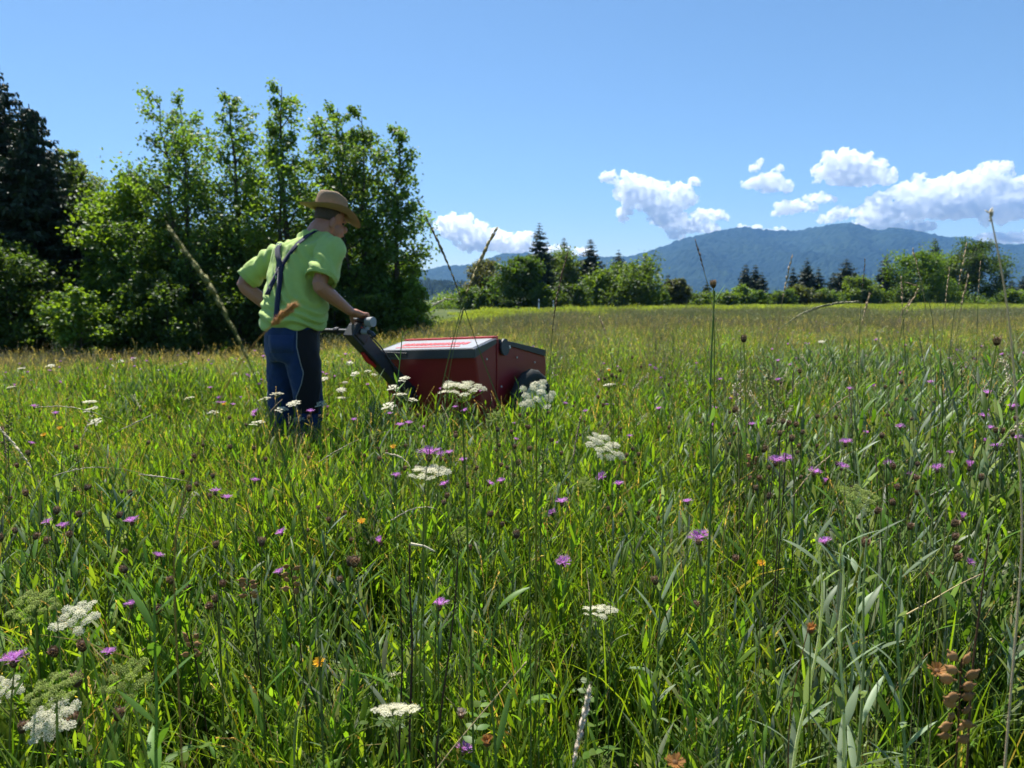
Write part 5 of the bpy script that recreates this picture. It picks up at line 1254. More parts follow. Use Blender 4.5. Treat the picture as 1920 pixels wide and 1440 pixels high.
# knapweed in flower where the photo shows it: (x, y, plant height, extra size)
KF = [(823, 1146, 0.46, 1.25, 'large purple flower beside the dark broken stems'), (1311, 1020, 0.55, 1.25, 'large purple flower half hidden by an upright leaf'), (1585, 838, 0.62, 1.1, 'purple flower with a brown bud above it at the right'), (1576, 882, 0.6, 1.15, 'purple flower just below the flower with the bud'),
      (1524, 894, 0.6, 1.15, 'purple flower left of the pair with brown bud'), (1818, 884, 0.6, 1.2, 'wide purple flower near the right edge'), (1850, 744, 0.72, 1.15, 'bright purple flower on tall stem near the right edge'), (1745, 723, 0.72, 1.0, 'flat purple flower on tall stem at the right'),
      (1470, 866, 0.62, 1.0, 'purple flower beside grey dried heads'), (1548, 1026, 0.55, 1.0, 'purple flower among the silvery stems'), (1868, 846, 0.62, 1.1, 'pale purple flower at the right edge'), (766, 800, 0.62, 1.1, 'bright purple flower below the machine'), (749, 804, 0.62, 0.9, 'small purple flower beside the bright one below the machine'),
      (836, 916, 0.58, 1.0, 'purple flower under the topped umbel'), (742, 898, 0.58, 0.85, 'magenta flower left of the topped umbel'), (477, 908, 0.6, 0.8, 'deep violet flower on a dark stem below the person'), (425, 941, 0.55, 0.75, 'small pink-purple flower left of the violet one'), (248, 986, 0.52, 0.9, 'pink-purple flower above the brown buds at the left'),
      (118, 993, 0.52, 0.9, 'pale purple flower at the far left'), (92, 985, 0.52, 0.75, 'small purple flower left of the pale one'), (292, 1050, 0.5, 0.8, 'violet flower facing up in the left grass'), (247, 1142, 0.47, 0.85, 'purple flower on brown bud right of the corner umbel'), (203, 1231, 0.42, 0.75, 'small purple flower above the yellow-green umbel'),
      (27, 1252, 0.42, 1.3, 'purple flower touching the left edge'), (716, 1023, 0.52, 0.9, 'pale purple flower near the straw coloured tip'), (525, 1080, 0.48, 0.75, 'small magenta flower in the middle grass'), (1160, 916, 0.58, 0.85, 'magenta flower beneath the drooping umbel'), (1130, 899, 0.58, 0.9, 'pale purple flower beneath the drooping umbel'),
      (865, 1417, 0.32, 1.1, 'dark purple flower at the very bottom'), (530, 1005, 0.5, 0.7, 'purple flower near the middle of the left grass'), (57, 836, 0.6, 0.8, 'purple flower alone at the left edge'), (826, 856, 0.6, 0.65, 'tiny magenta flower right of the topped umbel'), (868, 869, 0.6, 0.8, 'flat magenta flower right of the topped umbel'), (872, 775, 0.62, 0.85, 'purple flower under the domed umbel'),
      (1290, 948, 0.56, 0.75, 'small purple flower behind green leaves'), (940, 908, 0.57, 0.9, 'faint purple flower in the middle leaves'), (1098, 775, 0.62, 0.8, 'magenta flower right of the wheel'), (1058, 760, 0.62, 0.7, 'pink flower close to the wheel'), (1180, 822, 0.6, 0.75, 'pale purple flower above the drooping umbel'), (1410, 801, 0.66, 0.8, 'purple flower near the tall green stem'),
      (1236, 771, 0.64, 0.75, 'wide pale flower right of the machine'), (1380, 745, 0.68, 0.75, 'pink flower left of the tall budded stem'), (1459, 716, 0.7, 0.85, 'flat pink flower behind the tall budded stem'), (1458, 680, 0.74, 0.8, 'small pink flower far behind the tall budded stem'), (1880, 668, 0.8, 0.8, 'small purple flower high at the right edge'), (1898, 770, 0.7, 1.0, 'purple flower just inside the right edge'), (1845, 786, 0.68, 0.9, 'pair-like purple flower below the bright tall one'),
      (1856, 808, 0.66, 0.75, 'small purple flower below the pair-like one'), (1780, 853, 0.62, 0.7, 'tiny purple flower with pale leaf'), (1804, 978, 0.55, 1.0, 'faded purple flower with brown bud at the right'), (1815, 1058, 0.5, 0.6, 'tiny violet flower behind the largest brown bud'), (804, 866, 0.66, 1.35, 'spidery purple flower lying over the white umbel')]
for px, py, h, sz, lab in KF:
    Y = (CAM_H - h) * F_PX / (py - HORIZON)
    if 'lying over' in lab: Y = 1.34
    knapweed(at(px, py, Y), lab, 'purple knapweed in flower', True, rng, sz, 3 if Y < 2.2 else 1, 1 + (rng.random() < 0.3))
KB = [(655, 1062, 0.46, 1.6, 'big dark brown bud in the middle of the foreground'), (1792, 1052, 0.5, 1.55, 'largest brown scaly bud near the right edge'), (968, 1010, 0.55, 1.25, 'pale scaly bud on straight stem in the centre'), (1230, 1097, 0.48, 1.25, 'dark scaly bud with green stem in the centre right'), (933, 810, 0.66, 1.2, 'scaly bud left of the loose umbel'),
      (975, 783, 0.68, 1.1, 'bud on slanting stem below the loose umbel'), (990, 805, 0.66, 1.1, 'dark bud under the loose umbel'), (1163, 698, 0.8, 1.2, 'tall dark bud above the drooping umbel'), (1148, 707, 0.78, 1.1, 'dark bud beside the tallest one above the drooping umbel'), (1185, 673, 0.84, 1.0, 'highest brown bud right of the machine'), (877, 915, 0.58, 1.1, 'dark bud beside the purple flower'), (837, 935, 0.58, 1.2, 'dark bud under the topped umbel'),
      (150, 970, 0.54, 1.2, 'rust brown bud at the left'), (222, 972, 0.54, 1.2, 'double brown bud at the left'), (244, 930, 0.56, 1.1, 'dark bud on leafy stem at the left'), (64, 1012, 0.52, 1.3, 'paired brown buds at the left edge'), (237, 1074, 0.48, 1.4, 'rust brown bud above the corner umbel'), (322, 1095, 0.47, 1.3, 'blackish bud in the left foreground'), (433, 843, 0.62, 1.0, 'dark bud left of the person\'s boots'), (1338, 540, 1.12, 0.95, 'tallest knapweed bud rising above the horizon'),
      (1395, 642, 0.98, 1.0, 'tall knapweed bud with pale leaf below the horizon'), (1868, 648, 0.96, 1.15, 'tall brown bud on stout stem at the right'), (1500, 700, 0.85, 1.2, 'bud beside leafy tall stem at the right'), (1653, 822, 0.68, 1.3, 'brown opening bud right of the grey dried heads'), (1676, 880, 0.64, 1.2, 'brown bud above the seeding umbel'), (1719, 875, 0.62, 1.2, 'brown bud right of the seeding umbel'), (1683, 920, 0.6, 1.2, 'brown bud low right of the seeding umbel'),
      (1720, 930, 0.58, 1.2, 'dark bud in a pair at the right'), (1407, 903, 0.6, 1.2, 'brown bud left of the purple trio'), (105, 1230, 0.42, 1.6, 'rough brown bud under the corner umbel'), (143, 1362, 0.36, 1.7, 'blackish bud right of the largest umbel'), (40, 1375, 0.36, 1.3, 'blurred dark bud under the largest umbel'), (1255, 725, 0.78, 1.0, 'dark bud on thin stem right of the machine'), (1690, 720, 0.8, 1.0, 'small dark bud behind the flat purple flower')]
for px, py, h, sz, lab in KB:
    if py > 660: Y = (CAM_H - h) * F_PX / (py - HORIZON)
    else: Y = {540: 1.45, 642: 1.5, 648: 1.5}.get(py, 2.0)
    knapweed(at(px, py, Y), lab, 'brown knapweed buds', False, rng, sz, 4 if Y < 2.2 else 2, 1 + int(rng.integers(0, 3)))
# grey dried cluster
for k, (px, py) in enumerate([(1466, 795), (1477, 798), (1462, 818), (1485, 828)]):
    knapweed(at(px, py, 1.85), 'grey dried seed head in the upright cluster at the right', 'grey dried seed heads', False, rng, 1.15, 0, 1, (0.0, 0.03), np.array([0.06, 0.045, 0.035]))
# the many others: buds and small flowers spread through the grass
def spread(n, y0, y1, kind):
    r = np.random.default_rng(300 + n); c = 0
    while c < n:
        y = math.sqrt(r.uniform(y0 ** 2, y1 ** 2)); x = r.uniform(-0.74, 0.74) * y
        if inside_keepout(np.array([x]), np.array([y]))[0]: continue
        if kind == 'flower' and mnoise.noise((x * 0.6, y * 0.6, 3.3)) < -0.15 - 0.1 * (x > 0): continue
        hgt = r.uniform(0.42, 0.66) * (1.15 if x > 0.25 * y else 1.0); top = np.array([x, y, tz(x, y) + hgt]); c += 1
        side = 'left-hand meadow' if x < -0.12 * y else ('right-hand meadow' if x > 0.25 * y else 'middle of the meadow')
        if kind == 'bud': knapweed(top, 'small brown knapweed bud dotted through the %s' % side, 'small brown buds in the %s' % side, False, r, r.uniform(0.85, 1.2), 2 if y < 2.5 else 0, 1 + int(r.integers(0, 2)))
        else: knapweed(top, 'small purple knapweed flower dotted through the %s' % side, 'small purple flowers in the %s' % side, True, r, r.uniform(0.8, 1.1) * (1.15 if y > 6 else 1), 0, 1)
spread(80, 1.25, 3.2, 'bud'); spread(30, 3.2, 4.6, 'bud'); spread(22, 1.6, 3.5, 'flower'); spread(76, 3.5, 9.0, 'flower')
# the distant rest, too small and many to pick out: one mass of flower specks
def far_flowers():
    r = np.random.default_rng(8); g = G()
    for k in range(900):
        y = math.sqrt(r.uniform(4.4 ** 2, 26 ** 2)); x = r.uniform(-0.8, 0.8) * y
        if inside_keepout(np.array([x]), np.array([y]))[0] or mnoise.noise((x * 0.35, y * 0.35, 3.3)) < -0.1: continue
        z = tz(x, y); h = r.uniform(0.38, 0.62); p = np.array([x, y, z + h]); tube(g, [(x, y, z), p], 0.0016, 3, STEMG, cap=False)
        c = r.random(); cl = PURPLE * r.uniform(0.7, 1.1) if c < 0.5 else (BROWN * 1.6 if c < 0.85 else WHITE * 0.8); s = 0.017 if c < 0.5 else (0.010 if c < 0.85 else 0.024)
        ball(g, p, (s, s, s * (0.4 if c < 0.5 or c >= 0.85 else 1.1)), 6, 4, cl)
    tag(link('wildflowers', g.mesh('wildflowers', M_PETAL)), 'countless distant flower specks sprinkled over the far meadow', kind='stuff')
far_flowers()
# ------------------------------------------------------------------ grass stalks, dry stems and odd plants
def spikelet(g, p, d, L, W, col, rng):
    s = norm(np.cross(d, rng.normal(size=3))); t = np.cross(d, s); m = p + d * L * 0.4
    g.add([p, m + s * W, m + t * W, m - s * W, m - t * W, p + d * L], [(0, 1, 2), (0, 2, 3), (0, 3, 4), (0, 4, 1), (5, 2, 1), (5, 3, 2), (5, 4, 3), (5, 1, 4)], np.asarray(col) * rng.uniform(0.7, 1.3))
def grass_stalk(pts, Y, head_frac, label, seed, rad=0.0012, scol=(0.11, 0.13, 0.05), hcol=(0.22, 0.17, 0.09), dens=60, spread=0.25, L=0.009, W=0.0016, group='flowering grass stalks', head=True, awn=0.0, dY=0.0, clump=0, to_ground=True, name='grass_stalk'):
    """stalk traced tip first through photo points at distance Y, carried on to the ground"""
    r = np.random.default_rng(seed); pts = np.array(pts, float); n = len(pts)
    Q = np.array([at(p[0], p[1], Y + dY * i) for i, p in enumerate(pts)])
    if to_ground:
        d = norm(Q[-1] - Q[-2]); lo = Q[-1] + np.array([d[0] * 0.08, d[1] * 0.08, -0.1]); gx, gy = Q[-1][:2] + np.array([d[0], d[1] * 0.3]) * 0.12
        Q = np.concatenate([Q, [lo * 0.6 + np.array([gx, gy, lo[2]]) * 0.4, [gx, gy, tz(gx, gy)]]])
    s = np.concatenate([[0], np.cumsum(np.linalg.norm(np.diff(Q, axis=0), axis=1))]); t = np.linspace(0, s[-1], 40)
    P = np.stack([np.interp(t, s, Q[:, i]) for i in range(3)], 1)
    for _ in range(4): P[1:-1] = P[:-2] * 0.25 + P[1:-1] * 0.5 + P[2:] * 0.25
    base = P[-1].copy(); root = empty(name, base, label, 'grass', group); P = P - base
    g = G(); tube(g, P, np.linspace(rad * 0.55, rad * 1.25, 40), 5, np.asarray(scol), cap=True); link('stem', g.mesh('stem', M_DRY), root)
    if head:
        hl = s[n - 1] * head_frac if to_ground else s[-1] * head_frac; g = G()
        for k in range(dens):
            u = hl * (k + r.random()) / dens
            if clump: u = hl * (math.floor(u / hl * clump) + r.random() ** 1.4 * 0.62) / clump
            p = np.array([np.interp(u, t, P[:, i]) for i in range(3)]); p2 = np.array([np.interp(max(0, u - 0.004), t, P[:, i]) for i in range(3)])
            d = norm(p2 - p if u > 0.004 else P[0] - P[1]); d = norm(d + norm(np.cross(d, r.normal(size=3))) * spread * r.uniform(0.3, 1.2))
            q = (0.6 + 0.4 * math.sin(math.pi * min(1, u / hl + 0.1)))
            spikelet(g, p, d, L * q * r.uniform(0.8, 1.2), W * q, hcol, r)
            if awn and r.random() < 0.6:
                e = p + d * L * (1 + awn); w = norm(np.cross(d, (0.1, 0.3, 1))) * 0.00025; g.add([p + d * L * 0.9 - w, p + d * L * 0.9 + w, e], [(0, 1, 2)], np.asarray(hcol) * 1.2)
        link('seed_head', g.mesh('seed_head', M_DRY), root)
    return root
OL = (0.17, 0.17, 0.055); TANC = (0.36, 0.27, 0.16); RUST = (0.42, 0.21, 0.07); PALE = (0.55, 0.48, 0.34); DK = (0.09, 0.06, 0.04); GST = (0.10, 0.14, 0.04)
grass_stalk([(320, 434), (360, 478), (400, 540), (430, 590), (450, 640), (480, 700), (510, 780), (545, 900)], 0.72, 0.55, 'thick blurred grass spike leaning in front of the wood', 1, 0.0014, GST, OL, 150, 0.28, 0.010, 0.0019, awn=0.2, clump=11)
grass_stalk([(550, 574), (520, 590), (488, 612), (455, 665), (420, 720), (380, 820)], 0.74, 0.20, 'rust brown fluffy seed head in front of the blue trousers', 2, 0.0011, (0.34, 0.2, 0.06), RUST, 190, 0.75, 0.0085, 0.0015, clump=4, awn=0.15)
grass_stalk([(800, 410), (822, 450), (850, 508), (866, 562), (890, 640), (935, 745), (960, 830)], 1.05, 0.40, 'slender dark seed head leaning left of the crossing pair', 3, 0.0011, GST, (0.13, 0.115, 0.07), 62, 0.16, 0.012, 0.0017, clump=12)
grass_stalk([(927, 435), (905, 480), (885, 520), (868, 548), (850, 640), (832, 705), (815, 790)], 1.05, 0.36, 'olive seed head leaning right of the crossing pair', 4, 0.0011, GST, (0.24, 0.20, 0.08), 80, 0.22, 0.013, 0.0019, clump=10)
grass_stalk([(816, 571), (835, 561), (862, 561), (876, 566)], 1.05, 0.65, 'small pale side spikelet below the crossing seed heads', 5, 0.0005, GST, (0.42, 0.38, 0.27), 14, 0.2, 0.010, 0.0014, to_ground=False)
grass_stalk([(868, 583), (858, 610), (850, 650), (838, 720), (830, 800)], 1.08, 0.16, 'low olive seed head below the crossing pair', 6, 0.0008, GST, OL, 20, 0.1, 0.010, 0.0014)
grass_stalk([(1063, 479), (1052, 510), (1042, 560), (1036, 590), (1033, 650), (1030, 730), (1022, 830)], 1.2, 0.42, 'thin dark upright seed head right of the crossing pair', 7, 0.0009, GST, (0.14, 0.09, 0.055), 60, 0.14, 0.011, 0.0014, clump=14)
grass_stalk([(1856, 398), (1866, 440), (1880, 510), (1892, 585), (1898, 650), (1905, 740), (1912, 860)], 0.85, 0.04, 'bare pale straw stem with broken tip at the right edge', 8, 0.0015, (0.55, 0.42, 0.27), PALE, 9, 0.7, 0.010, 0.0016)
grass_stalk([(1606, 566), (1580, 560), (1545, 562), (1510, 575), (1470, 600), (1440, 630), (1410, 690), (1390, 800)], 1.1, 0.38, 'arching pale seed head at the far road line', 9, 0.0009, GST, (0.30, 0.28, 0.17), 80, 0.25, 0.010, 0.0014, awn=0.3)
R_ST = [((1484, 484), (1476, 510), (1470, 540), (1455, 620), (1448, 720)), ((1812, 460), (1806, 490), (1800, 515), (1785, 600), (1778, 700)), ((1712, 470), (1722, 490), (1726, 515), (1736, 560), (1742, 640)), ((1838, 495), (1836, 515), (1834, 545), (1832, 620), (1830, 700)),
        ((1305, 455), (1309, 470), (1318, 497), (1332, 540), (1345, 620)), ((1690, 525), (1692, 545), (1690, 562), (1694, 620), (1700, 700)), ((1780, 505), (1776, 545), (1770, 590), (1762, 660), (1760, 740)), ((1622, 488), (1622, 500), (1618, 530), (1612, 590), (1610, 680)), ((1815, 520), (1806, 535), (1800, 560), (1792, 620), (1788, 720)),
        ((1125, 598), (1135, 608), (1145, 620), (1150, 660), (1150, 720)), ((1705, 565), (1690, 568), (1680, 580), (1672, 620), (1668, 700)), ((1700, 530), (1714, 515), (1735, 520), (1748, 560), (1752, 640)), ((1630, 555), (1622, 560), (1615, 575), (1608, 640), (1600, 720)), ((1720, 545), (1700, 552), (1694, 565), (1684, 640), (1680, 720))]
RL = ['straw coloured spike leaning before the long hedge', 'tan spike in front of the darkest far tree', 'drooping pale spike before the round bright tree', 'short tan spike right of the darkest far tree', 'dark broken spike against the mountain slope', 'pale nodding spike below the round bright tree', 'thin straw without head before the grey-green tree',
      'dark slender spike over the long hedge', 'pale loose spike low before the darkest tree', 'small yellowish spike left of the tall buds', 'bent pale spike at the road line', 'arched tan spike before the round bright tree', 'small bent spike over the road', 'curved tan spike beside the bright tree']
for i, p in enumerate(R_ST): grass_stalk(p, 1.0 + 0.12 * (i % 4), 0.36 if len(p) else 0.3, RL[i], 20 + i, 0.0008, (0.28, 0.24, 0.10) if i % 2 == 0 else GST, DK if i in (4, 7) else TANC, 30, 0.2, 0.008, 0.0010, clump=7)
L_ST = [([(68, 764), (110, 758), (160, 766), (210, 785), (280, 815), (340, 860)], 1.7, 'arching pale seed head over the left meadow'), ([(100, 893), (135, 878), (175, 873), (230, 878), (290, 890), (340, 930)], 1.5, 'low nodding seed head at the left'), ([(2, 806), (30, 835), (60, 868), (80, 920), (90, 1000)], 1.1, 'feathery pale seed head at the left edge'),
        ([(280, 780), (240, 800), (205, 815), (170, 840), (150, 900)], 1.8, 'pale seed head crossing the arching one'), ([(265, 890), (300, 893), (345, 900), (400, 912), (440, 950)], 1.5, 'straw coloured seed head pointing left below the person'), ([(735, 975), (765, 955), (790, 945), (830, 950), (850, 985), (855, 1060)], 1.45, 'pale drooping seed head above the dark broken stem'),
        ([(725, 850), (745, 848), (770, 862), (780, 900), (775, 960)], 1.6, 'small white oat-like spikelets near the topped umbel'), ([(1556, 855), (1540, 862), (1520, 885), (1480, 940), (1430, 1000), (1400, 1060)], 1.45, 'straw stem with bent tip among the right-hand leaves'), ([(600, 865), (640, 838), (690, 815), (740, 805), (790, 802)], 1.9, 'long thin arching stalk below the machine')]
for i, (p, Y, lab) in enumerate(L_ST): grass_stalk(p, Y, 0.42, lab, 50 + i, 0.0009, (0.22, 0.23, 0.09), PALE if i != 7 else TANC, 46, 0.22, 0.010, 0.0014, awn=0.3)
grass_stalk([(1104, 1300), (1096, 1345), (1082, 1395), (1072, 1450)], 0.82, 0.95, 'whitish feathery seed head at the bottom edge', 70, 0.0012, PALE, (0.58, 0.50, 0.40), 120, 0.3, 0.014, 0.0017, awn=0.2, clump=7)
def stick(pts, Y, label, rad, col, dY=0.0, name='dry_stem'):
    return grass_stalk(pts, Y, 0.1, label, 1, rad, col, PALE, head=False, group=None, dY=dY, name=name)
stick([(768, 1020), (768, 1110), (774, 1200), (770, 1310)], 1.2, 'dark purple broken stem left of the other', 0.0024, (0.07, 0.035, 0.03))
stick([(860, 1012), (856, 1100), (845, 1200), (830, 1310)], 1.2, 'dark purple broken stem right of the other', 0.0022, (0.07, 0.04, 0.03))
stick([(752, 1085), (751, 1150), (755, 1240), (752, 1310)], 1.25, 'short dark stem with ragged seed heads', 0.002, (0.06, 0.035, 0.03))
grass_stalk([(812, 1032), (795, 1024), (770, 1020)], 1.2, 0.4, 'pale split straw tip bent off the dark stem', 71, 0.0022, (0.55, 0.5, 0.36), PALE, 4, 0.2, 0.012, 0.0015, to_ground=False, group=None)
grass_stalk([(984, 1245), (940, 1295), (880, 1365), (825, 1432)], 1.05, 0.06, 'straight straw stalk lying across the foreground grass', 72, 0.0013, (0.48, 0.38, 0.20), TANC, 6, 0.2, group=None)
grass_stalk([(1836, 1078), (1790, 1100), (1740, 1130), (1700, 1152)], 1.25, 0.3, 'straw stalk crossing the right-hand leaves', 73, 0.0012, (0.48, 0.38, 0.18), TANC, 16, 0.12, group=None, to_ground=False)
stick([(632, 1128), (630, 1165), (618, 1205), (598, 1242)], 1.15, 'bent yellow-green flower stalk with wilted yellow head', 0.0022, (0.30, 0.36, 0.10))
stick([(1855, 1000), (1840, 1120), (1822, 1260), (1815, 1400)], 1.0, 'thin red-brown stem near the right edge', 0.002, (0.12, 0.06, 0.035))
stick([(1515, 1180), (1495, 1260), (1480, 1340), (1478, 1420)], 1.05, 'red-brown stem with dried orange head', 0.0014, (0.20, 0.09, 0.04))

def composite(px, py, Y, label, petal, disc_c, n, r0, rng, group, closed=False, name='hawkbit_flower', tilt=(0, -0.4)):
    top = at(px, py, Y); base = np.array([top[0] + rng.uniform(-.03, .03), top[1] + 0.03, 0]); base[2] = tz(base[0], base[1]); root = empty(name, base, label, 'flower', group); t = top - base
    g = G(); tube(g, bez((0, 0, 0), t * 0.5 + np.array([0.01, 0.02, 0.03]), t, 6), 0.0012, 4, gcol(STEMG, rng), cap=False); link('stem', g.mesh('stem', M_STEM), root)
    g = G(); ball(g, (0, 0, -0.002), (r0 * 0.5, r0 * 0.5, r0 * 0.45), 8, 6, disc_c)
    for k in range(n):
        a = k * 2.4; el = rng.uniform(0.1, 0.8) if not closed else rng.uniform(0.9, 1.4); h = np.array([math.cos(a), math.sin(a), 0]); d = h * math.cos(el) + UZ * math.sin(el); s = np.array([-h[1], h[0], 0]) * r0 * 0.13; p = h * r0 * 0.2; e = p + d * r0 * rng.uniform(0.7, 1.1)
        g.add([p - s * 0.5, p + s * 0.5, e + s, e - s], [(0, 1, 2, 3)], np.asarray(petal) * rng.uniform(0.8, 1.15))
    link('flower', g.mesh('flower', M_PETAL), root, t, Vector((0, 0, 1)).rotation_difference(Vector((tilt[0], tilt[1], 1))).to_euler())
YEL = (0.8, 0.47, 0.02)
for i, (px, py, Y, lab) in enumerate([(678, 978, 1.75, 'yellow-orange flower in the middle grass'), (1427, 1057, 1.6, 'yellow-orange flower left of the silvery stems'), (737, 838, 2.2, 'small yellow flower above the topped umbel'), (598, 1243, 1.15, 'wilted yellow head of the bent stalk'), (82, 816, 2.6, 'tiny yellow flower at the left'), (112, 803, 2.7, 'second tiny yellow flower at the left'), (1142, 694, 4.0, 'tiny yellow flower right of the wheel'), (43, 707, 6.0, 'tiny yellow flower far left'), (420, 758, 3.2, 'drooping orange petal head left of the trousers')]):
    composite(px, py, Y, lab, YEL, (0.5, 0.22, 0.02), 34, 0.0095, rng, 'yellow hawkbit flowers')
for i, (px, py, Y, lab) in enumerate([(913, 1392, 0.95, 'dried orange-brown head near the bottom'), (1266, 1430, 0.85, 'dried orange head cut by the bottom edge'), (1520, 1180, 1.05, 'dried rust head on red-brown stem'), (1757, 1258, 0.95, 'dried rust head beside the brown pods'), (865, 1150 + 190, 1.05, 'small white-brown closed head by the straw')]):
    composite(px, py, Y, lab, (0.42, 0.20, 0.06) if i < 4 else (0.5, 0.42, 0.34), (0.22, 0.12, 0.05), 26, 0.011, rng, 'dried flower heads', closed=(i % 2 == 0), name='dried_flower')

# dried rattle with inflated pods
def rattle(px0, py0, py1, Y, label, seed, n=8, k=1.0):
    r = np.random.default_rng(seed); A = at(px0, py0, Y); gx, gy = A[0] + 0.02, A[1] + 0.03; base = np.array([gx, gy, tz(gx, gy)]); root = empty('rattle_plant', base, label, 'plant', 'dried rattle plants'); t = A - base
    P = bez((0, 0, 0), t * 0.5 + np.array([0.01, 0, 0]), t, 8); g = G(); tube(g, P, np.linspace(0.0018, 0.0012, 8), 5, np.array([0.07, 0.035, 0.02]), cap=False); link('stem', g.mesh('stem', M_DRY), root)
    L_ = (py1 - py0) / F_PX * Y
    for i in range(n):
        for s in (-1, 1):
            p = t - UZ * L_ * (i + 0.4 * (s > 0)) / n + np.array([s * 0.006, r.uniform(-0.006, 0.006), 0]); c = np.array([0.34, 0.18, 0.07]) * r.uniform(0.7, 1.25)
            g = G(); ball(g, (0.006 * s, 0, 0), (0.0070, 0.0030, 0.0066), 10, 7, c); tube(g, [(0.0105 * s, 0, 0.003), (0.015 * s, 0, 0.005)], [0.0022, 0.001], 5, c * 0.8); tube(g, [(-0.004 * s, 0, -0.002), (0.0, 0, 0)], 0.0012, 4, c * 0.5)
            link('pod', g.mesh('pod', M_DRY), root, p, (r.uniform(-0.4, 0.4), r.uniform(-0.5, 0.5), r.uniform(-0.7, 0.7)), k * r.uniform(0.8, 1.15))
rattle(1803, 1235, 1425, 0.86, 'dried rattle with stacked brown papery pods at the lower right', 1)
rattle(465, 1085, 1130, 1.4, 'small dried rattle with tan pods in the left grass', 2, 4, 0.9)
rattle(358, 1190, 1240, 1.35, 'small brown rattle pods low in the left grass', 3, 4, 0.9)
rattle(545, 1062, 1120, 1.4, 'orange brown rattle pods left of the bent stalk', 4, 4, 0.9)
rattle(1412, 855, 880, 1.9, 'rust rattle pods beside the grey dried heads', 5, 4, 0.9)

# silvery leafy stems at the lower right
def silver(pts, Y, label, seed, dY=0.0, nl=16, Lf=0.12, Wf=0.015, scol=(0.40, 0.44, 0.24), lcol=(0.16, 0.21, 0.12)):
    r = np.random.default_rng(seed); Q = np.array([at(p[0], p[1], Y + dY * i) for i, p in enumerate(pts)]); e = Q[-1]; gx, gy = e[0], e[1] + 0.02; Q = np.concatenate([Q, [[gx, gy, tz(gx, gy)]]])
    s = np.concatenate([[0], np.cumsum(np.linalg.norm(np.diff(Q, axis=0), axis=1))]); t = np.linspace(0, s[-1], 24); P = np.stack([np.interp(t, s, Q[:, i]) for i in range(3)], 1)
    for _ in range(3): P[1:-1] = P[:-2] * 0.25 + P[1:-1] * 0.5 + P[2:] * 0.25
    base = P[-1].copy(); P = P - base; root = empty('mugwort_plant', base, label, 'plant', 'silvery leafy stems')
    g = G(); tube(g, P, np.linspace(0.0016, 0.0034, 24), 6, np.asarray(scol), cap=False); link('stem', g.mesh('stem', M_STEM), root)
    for k in range(nl):
        u = (k + r.random() * 0.6) / nl; p = np.array([np.interp(u * s[-1] * 0.92, t, P[:, i]) for i in range(3)])
        g = G(); add_leaf(g, np.zeros(3), 0, r.uniform(0.7, 1.25), Lf * (0.55 + 0.6 * u) * r.uniform(0.7, 1.2), Wf * (0.6 + 0.5 * u) * r.uniform(0.8, 1.2), r, np.asarray(lcol) * r.uniform(0.75, 1.2), r.uniform(0.1, 0.8), 6, 0.3)
        link('leaf', g.mesh('leaf', M_GREYLEAF), root, p, (0, 0, k * 2.4 + r.uniform(-0.4, 0.4)))
silver([(1528, 1000), (1545, 1080), (1540, 1180), (1520, 1280), (1490, 1400)], 1.15, 'silvery stem leaning left at the lower right', 1)
silver([(1575, 1020), (1590, 1110), (1565, 1170), (1580, 1260), (1584, 1420)], 1.12, 'upright silvery stem with broad grey leaves', 2, Wf=0.018)
silver([(1625, 1010), (1618, 1100), (1620, 1250), (1610, 1420)], 1.18, 'grey-green leafy stem right of the upright silvery one', 3, scol=(0.2, 0.25, 0.12))
silver([(1690, 1060), (1680, 1180), (1690, 1320), (1700, 1440)], 1.1, 'tall grey-green leafy stem before the brown pods', 4, scol=(0.16, 0.22, 0.09))
silver([(1238, 870), (1245, 960), (1240, 1060)], 1.6, 'tall stem with drooping grey-green leaves in the middle', 5, scol=(0.14, 0.19, 0.08))
silver([(1605, 840), (1612, 900), (1618, 1000)], 1.5, 'pale stem rising above the seeding umbel', 6, scol=(0.3, 0.34, 0.2))
silver([(755, 620), (752, 660), (745, 720), (735, 800)], 2.3, 'leafy green stem growing in front of the harvester arm', 7, scol=(0.12, 0.2, 0.05), lcol=(0.11, 0.2, 0.04), nl=14, Lf=0.07, Wf=0.01)
silver([(1340, 545), (1335, 640), (1330, 740), (1335, 900)], 1.45, 'tall leafy stem below the highest knapweed bud', 8, scol=(0.1, 0.16, 0.05), lcol=(0.09, 0.16, 0.04), nl=8, Lf=0.09, Wf=0.011)
silver([(940, 1095), (925, 1180), (918, 1290), (930, 1400)], 1.1, 'stout green forked stem in the centre foreground', 9, scol=(0.10, 0.15, 0.04), lcol=(0.08, 0.15, 0.025), nl=7)
silver([(290, 1120), (288, 1200), (296, 1300), (290, 1420)], 1.0, 'leafy green stem with broad leaves in the left foreground', 10, scol=(0.1, 0.17, 0.04), lcol=(0.075, 0.15, 0.02), nl=14, Lf=0.13, Wf=0.024)

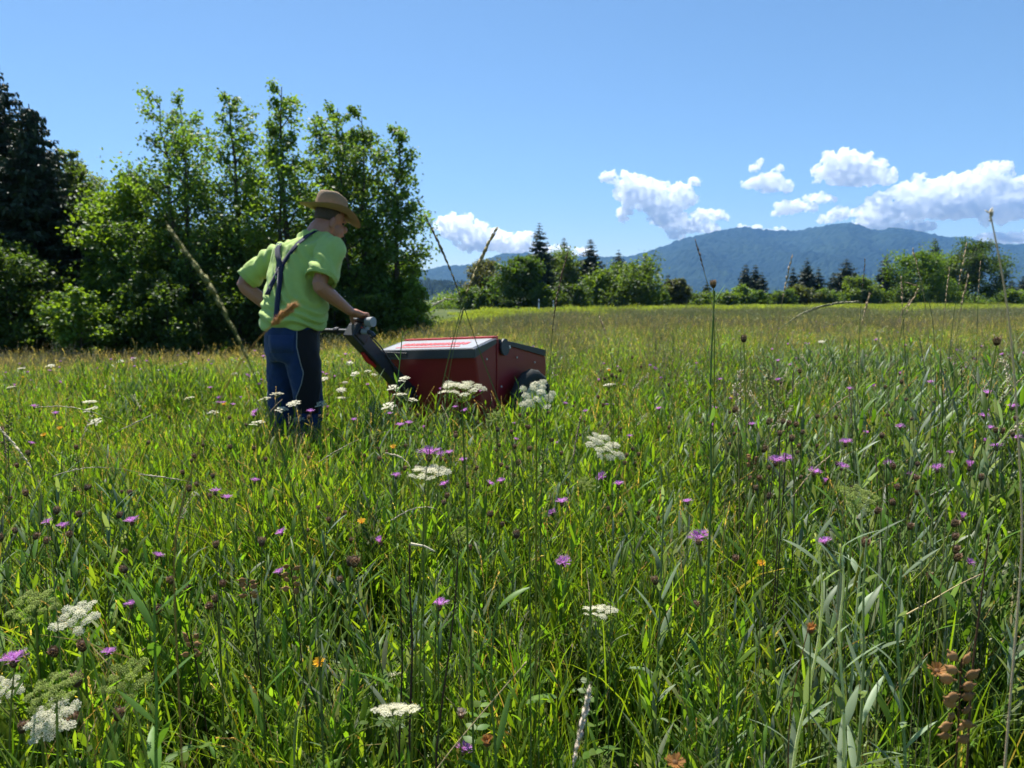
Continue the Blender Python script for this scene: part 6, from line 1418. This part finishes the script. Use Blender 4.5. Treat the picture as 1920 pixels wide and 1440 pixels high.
# many more flowering grass stalks through the meadow
def stalk_variant(seed):
    r = np.random.default_rng(seed); gs, gh = G(), G(); h = 1.0; az = 0; a = r.uniform(0.05, 0.45)
    P = bez((0, 0, 0), (0.02, 0, 0.65), (a * 0.7, 0, 1 - a * 0.35), 14); c = np.array([0.26, 0.22, 0.10]) if seed % 3 else np.array(GST)
    tube(gs, P, np.linspace(0.0026, 0.0013, 14), 4, c, cap=False); hc = [TANC, PALE, (0.30, 0.2, 0.15), OL][seed % 4]; loose = seed % 2
    for k in range(46):
        u = 1 - 0.24 * (k + r.random()) / 46; p = np.array([np.interp(u, np.linspace(0, 1, 14), P[:, i]) for i in range(3)]); d = norm(P[-1] - P[-3]); d = norm(d + norm(np.cross(d, r.normal(size=3))) * (0.7 if loose else 0.2) * r.uniform(0.3, 1.2))
        spikelet(gh, p + (d * 0.02 * r.random() if loose else 0), d, 0.016, 0.0026, hc, r)
    return gs.mesh('stem', M_DRY), gh.mesh('seed_head', M_DRY)
SV = [stalk_variant(i) for i in range(8)]
def more_stalks(n, y0, y1, seed, xs=(-0.74, 0.74), hr=(0.5, 0.8)):
    r = np.random.default_rng(seed)
    for _ in range(n):
        y = r.uniform(y0, y1); x = r.uniform(*xs) * y
        if inside_keepout(np.array([x]), np.array([y]))[0]: continue
        side = 'left-hand meadow' if x < -0.12 * y else ('right-hand meadow' if x > 0.25 * y else 'middle of the meadow')
        root = empty('grass_stalk', (x, y, tz(x, y)), 'flowering grass stalk with pale seed head standing in the %s' % side, 'grass', 'grass stalks in the %s' % side)
        root.rotation_euler = (r.normal(0, 0.06), r.normal(0, 0.06), r.uniform(0, 6.28)); s = r.uniform(*hr); root.scale = (s, s, s); m = SV[r.integers(8)]
        link('stem', m[0], root); link('seed_head', m[1], root)
more_stalks(38, 2.0, 5.0, 5); more_stalks(70, 3.5, 9.0, 6, (0.1, 0.76), (0.6, 0.92)); more_stalks(40, 5, 11, 7, (-0.74, 0.1), (0.55, 0.8)); more_stalks(26, 2.2, 4.5, 8, (0.3, 0.74), (0.75, 1.0))
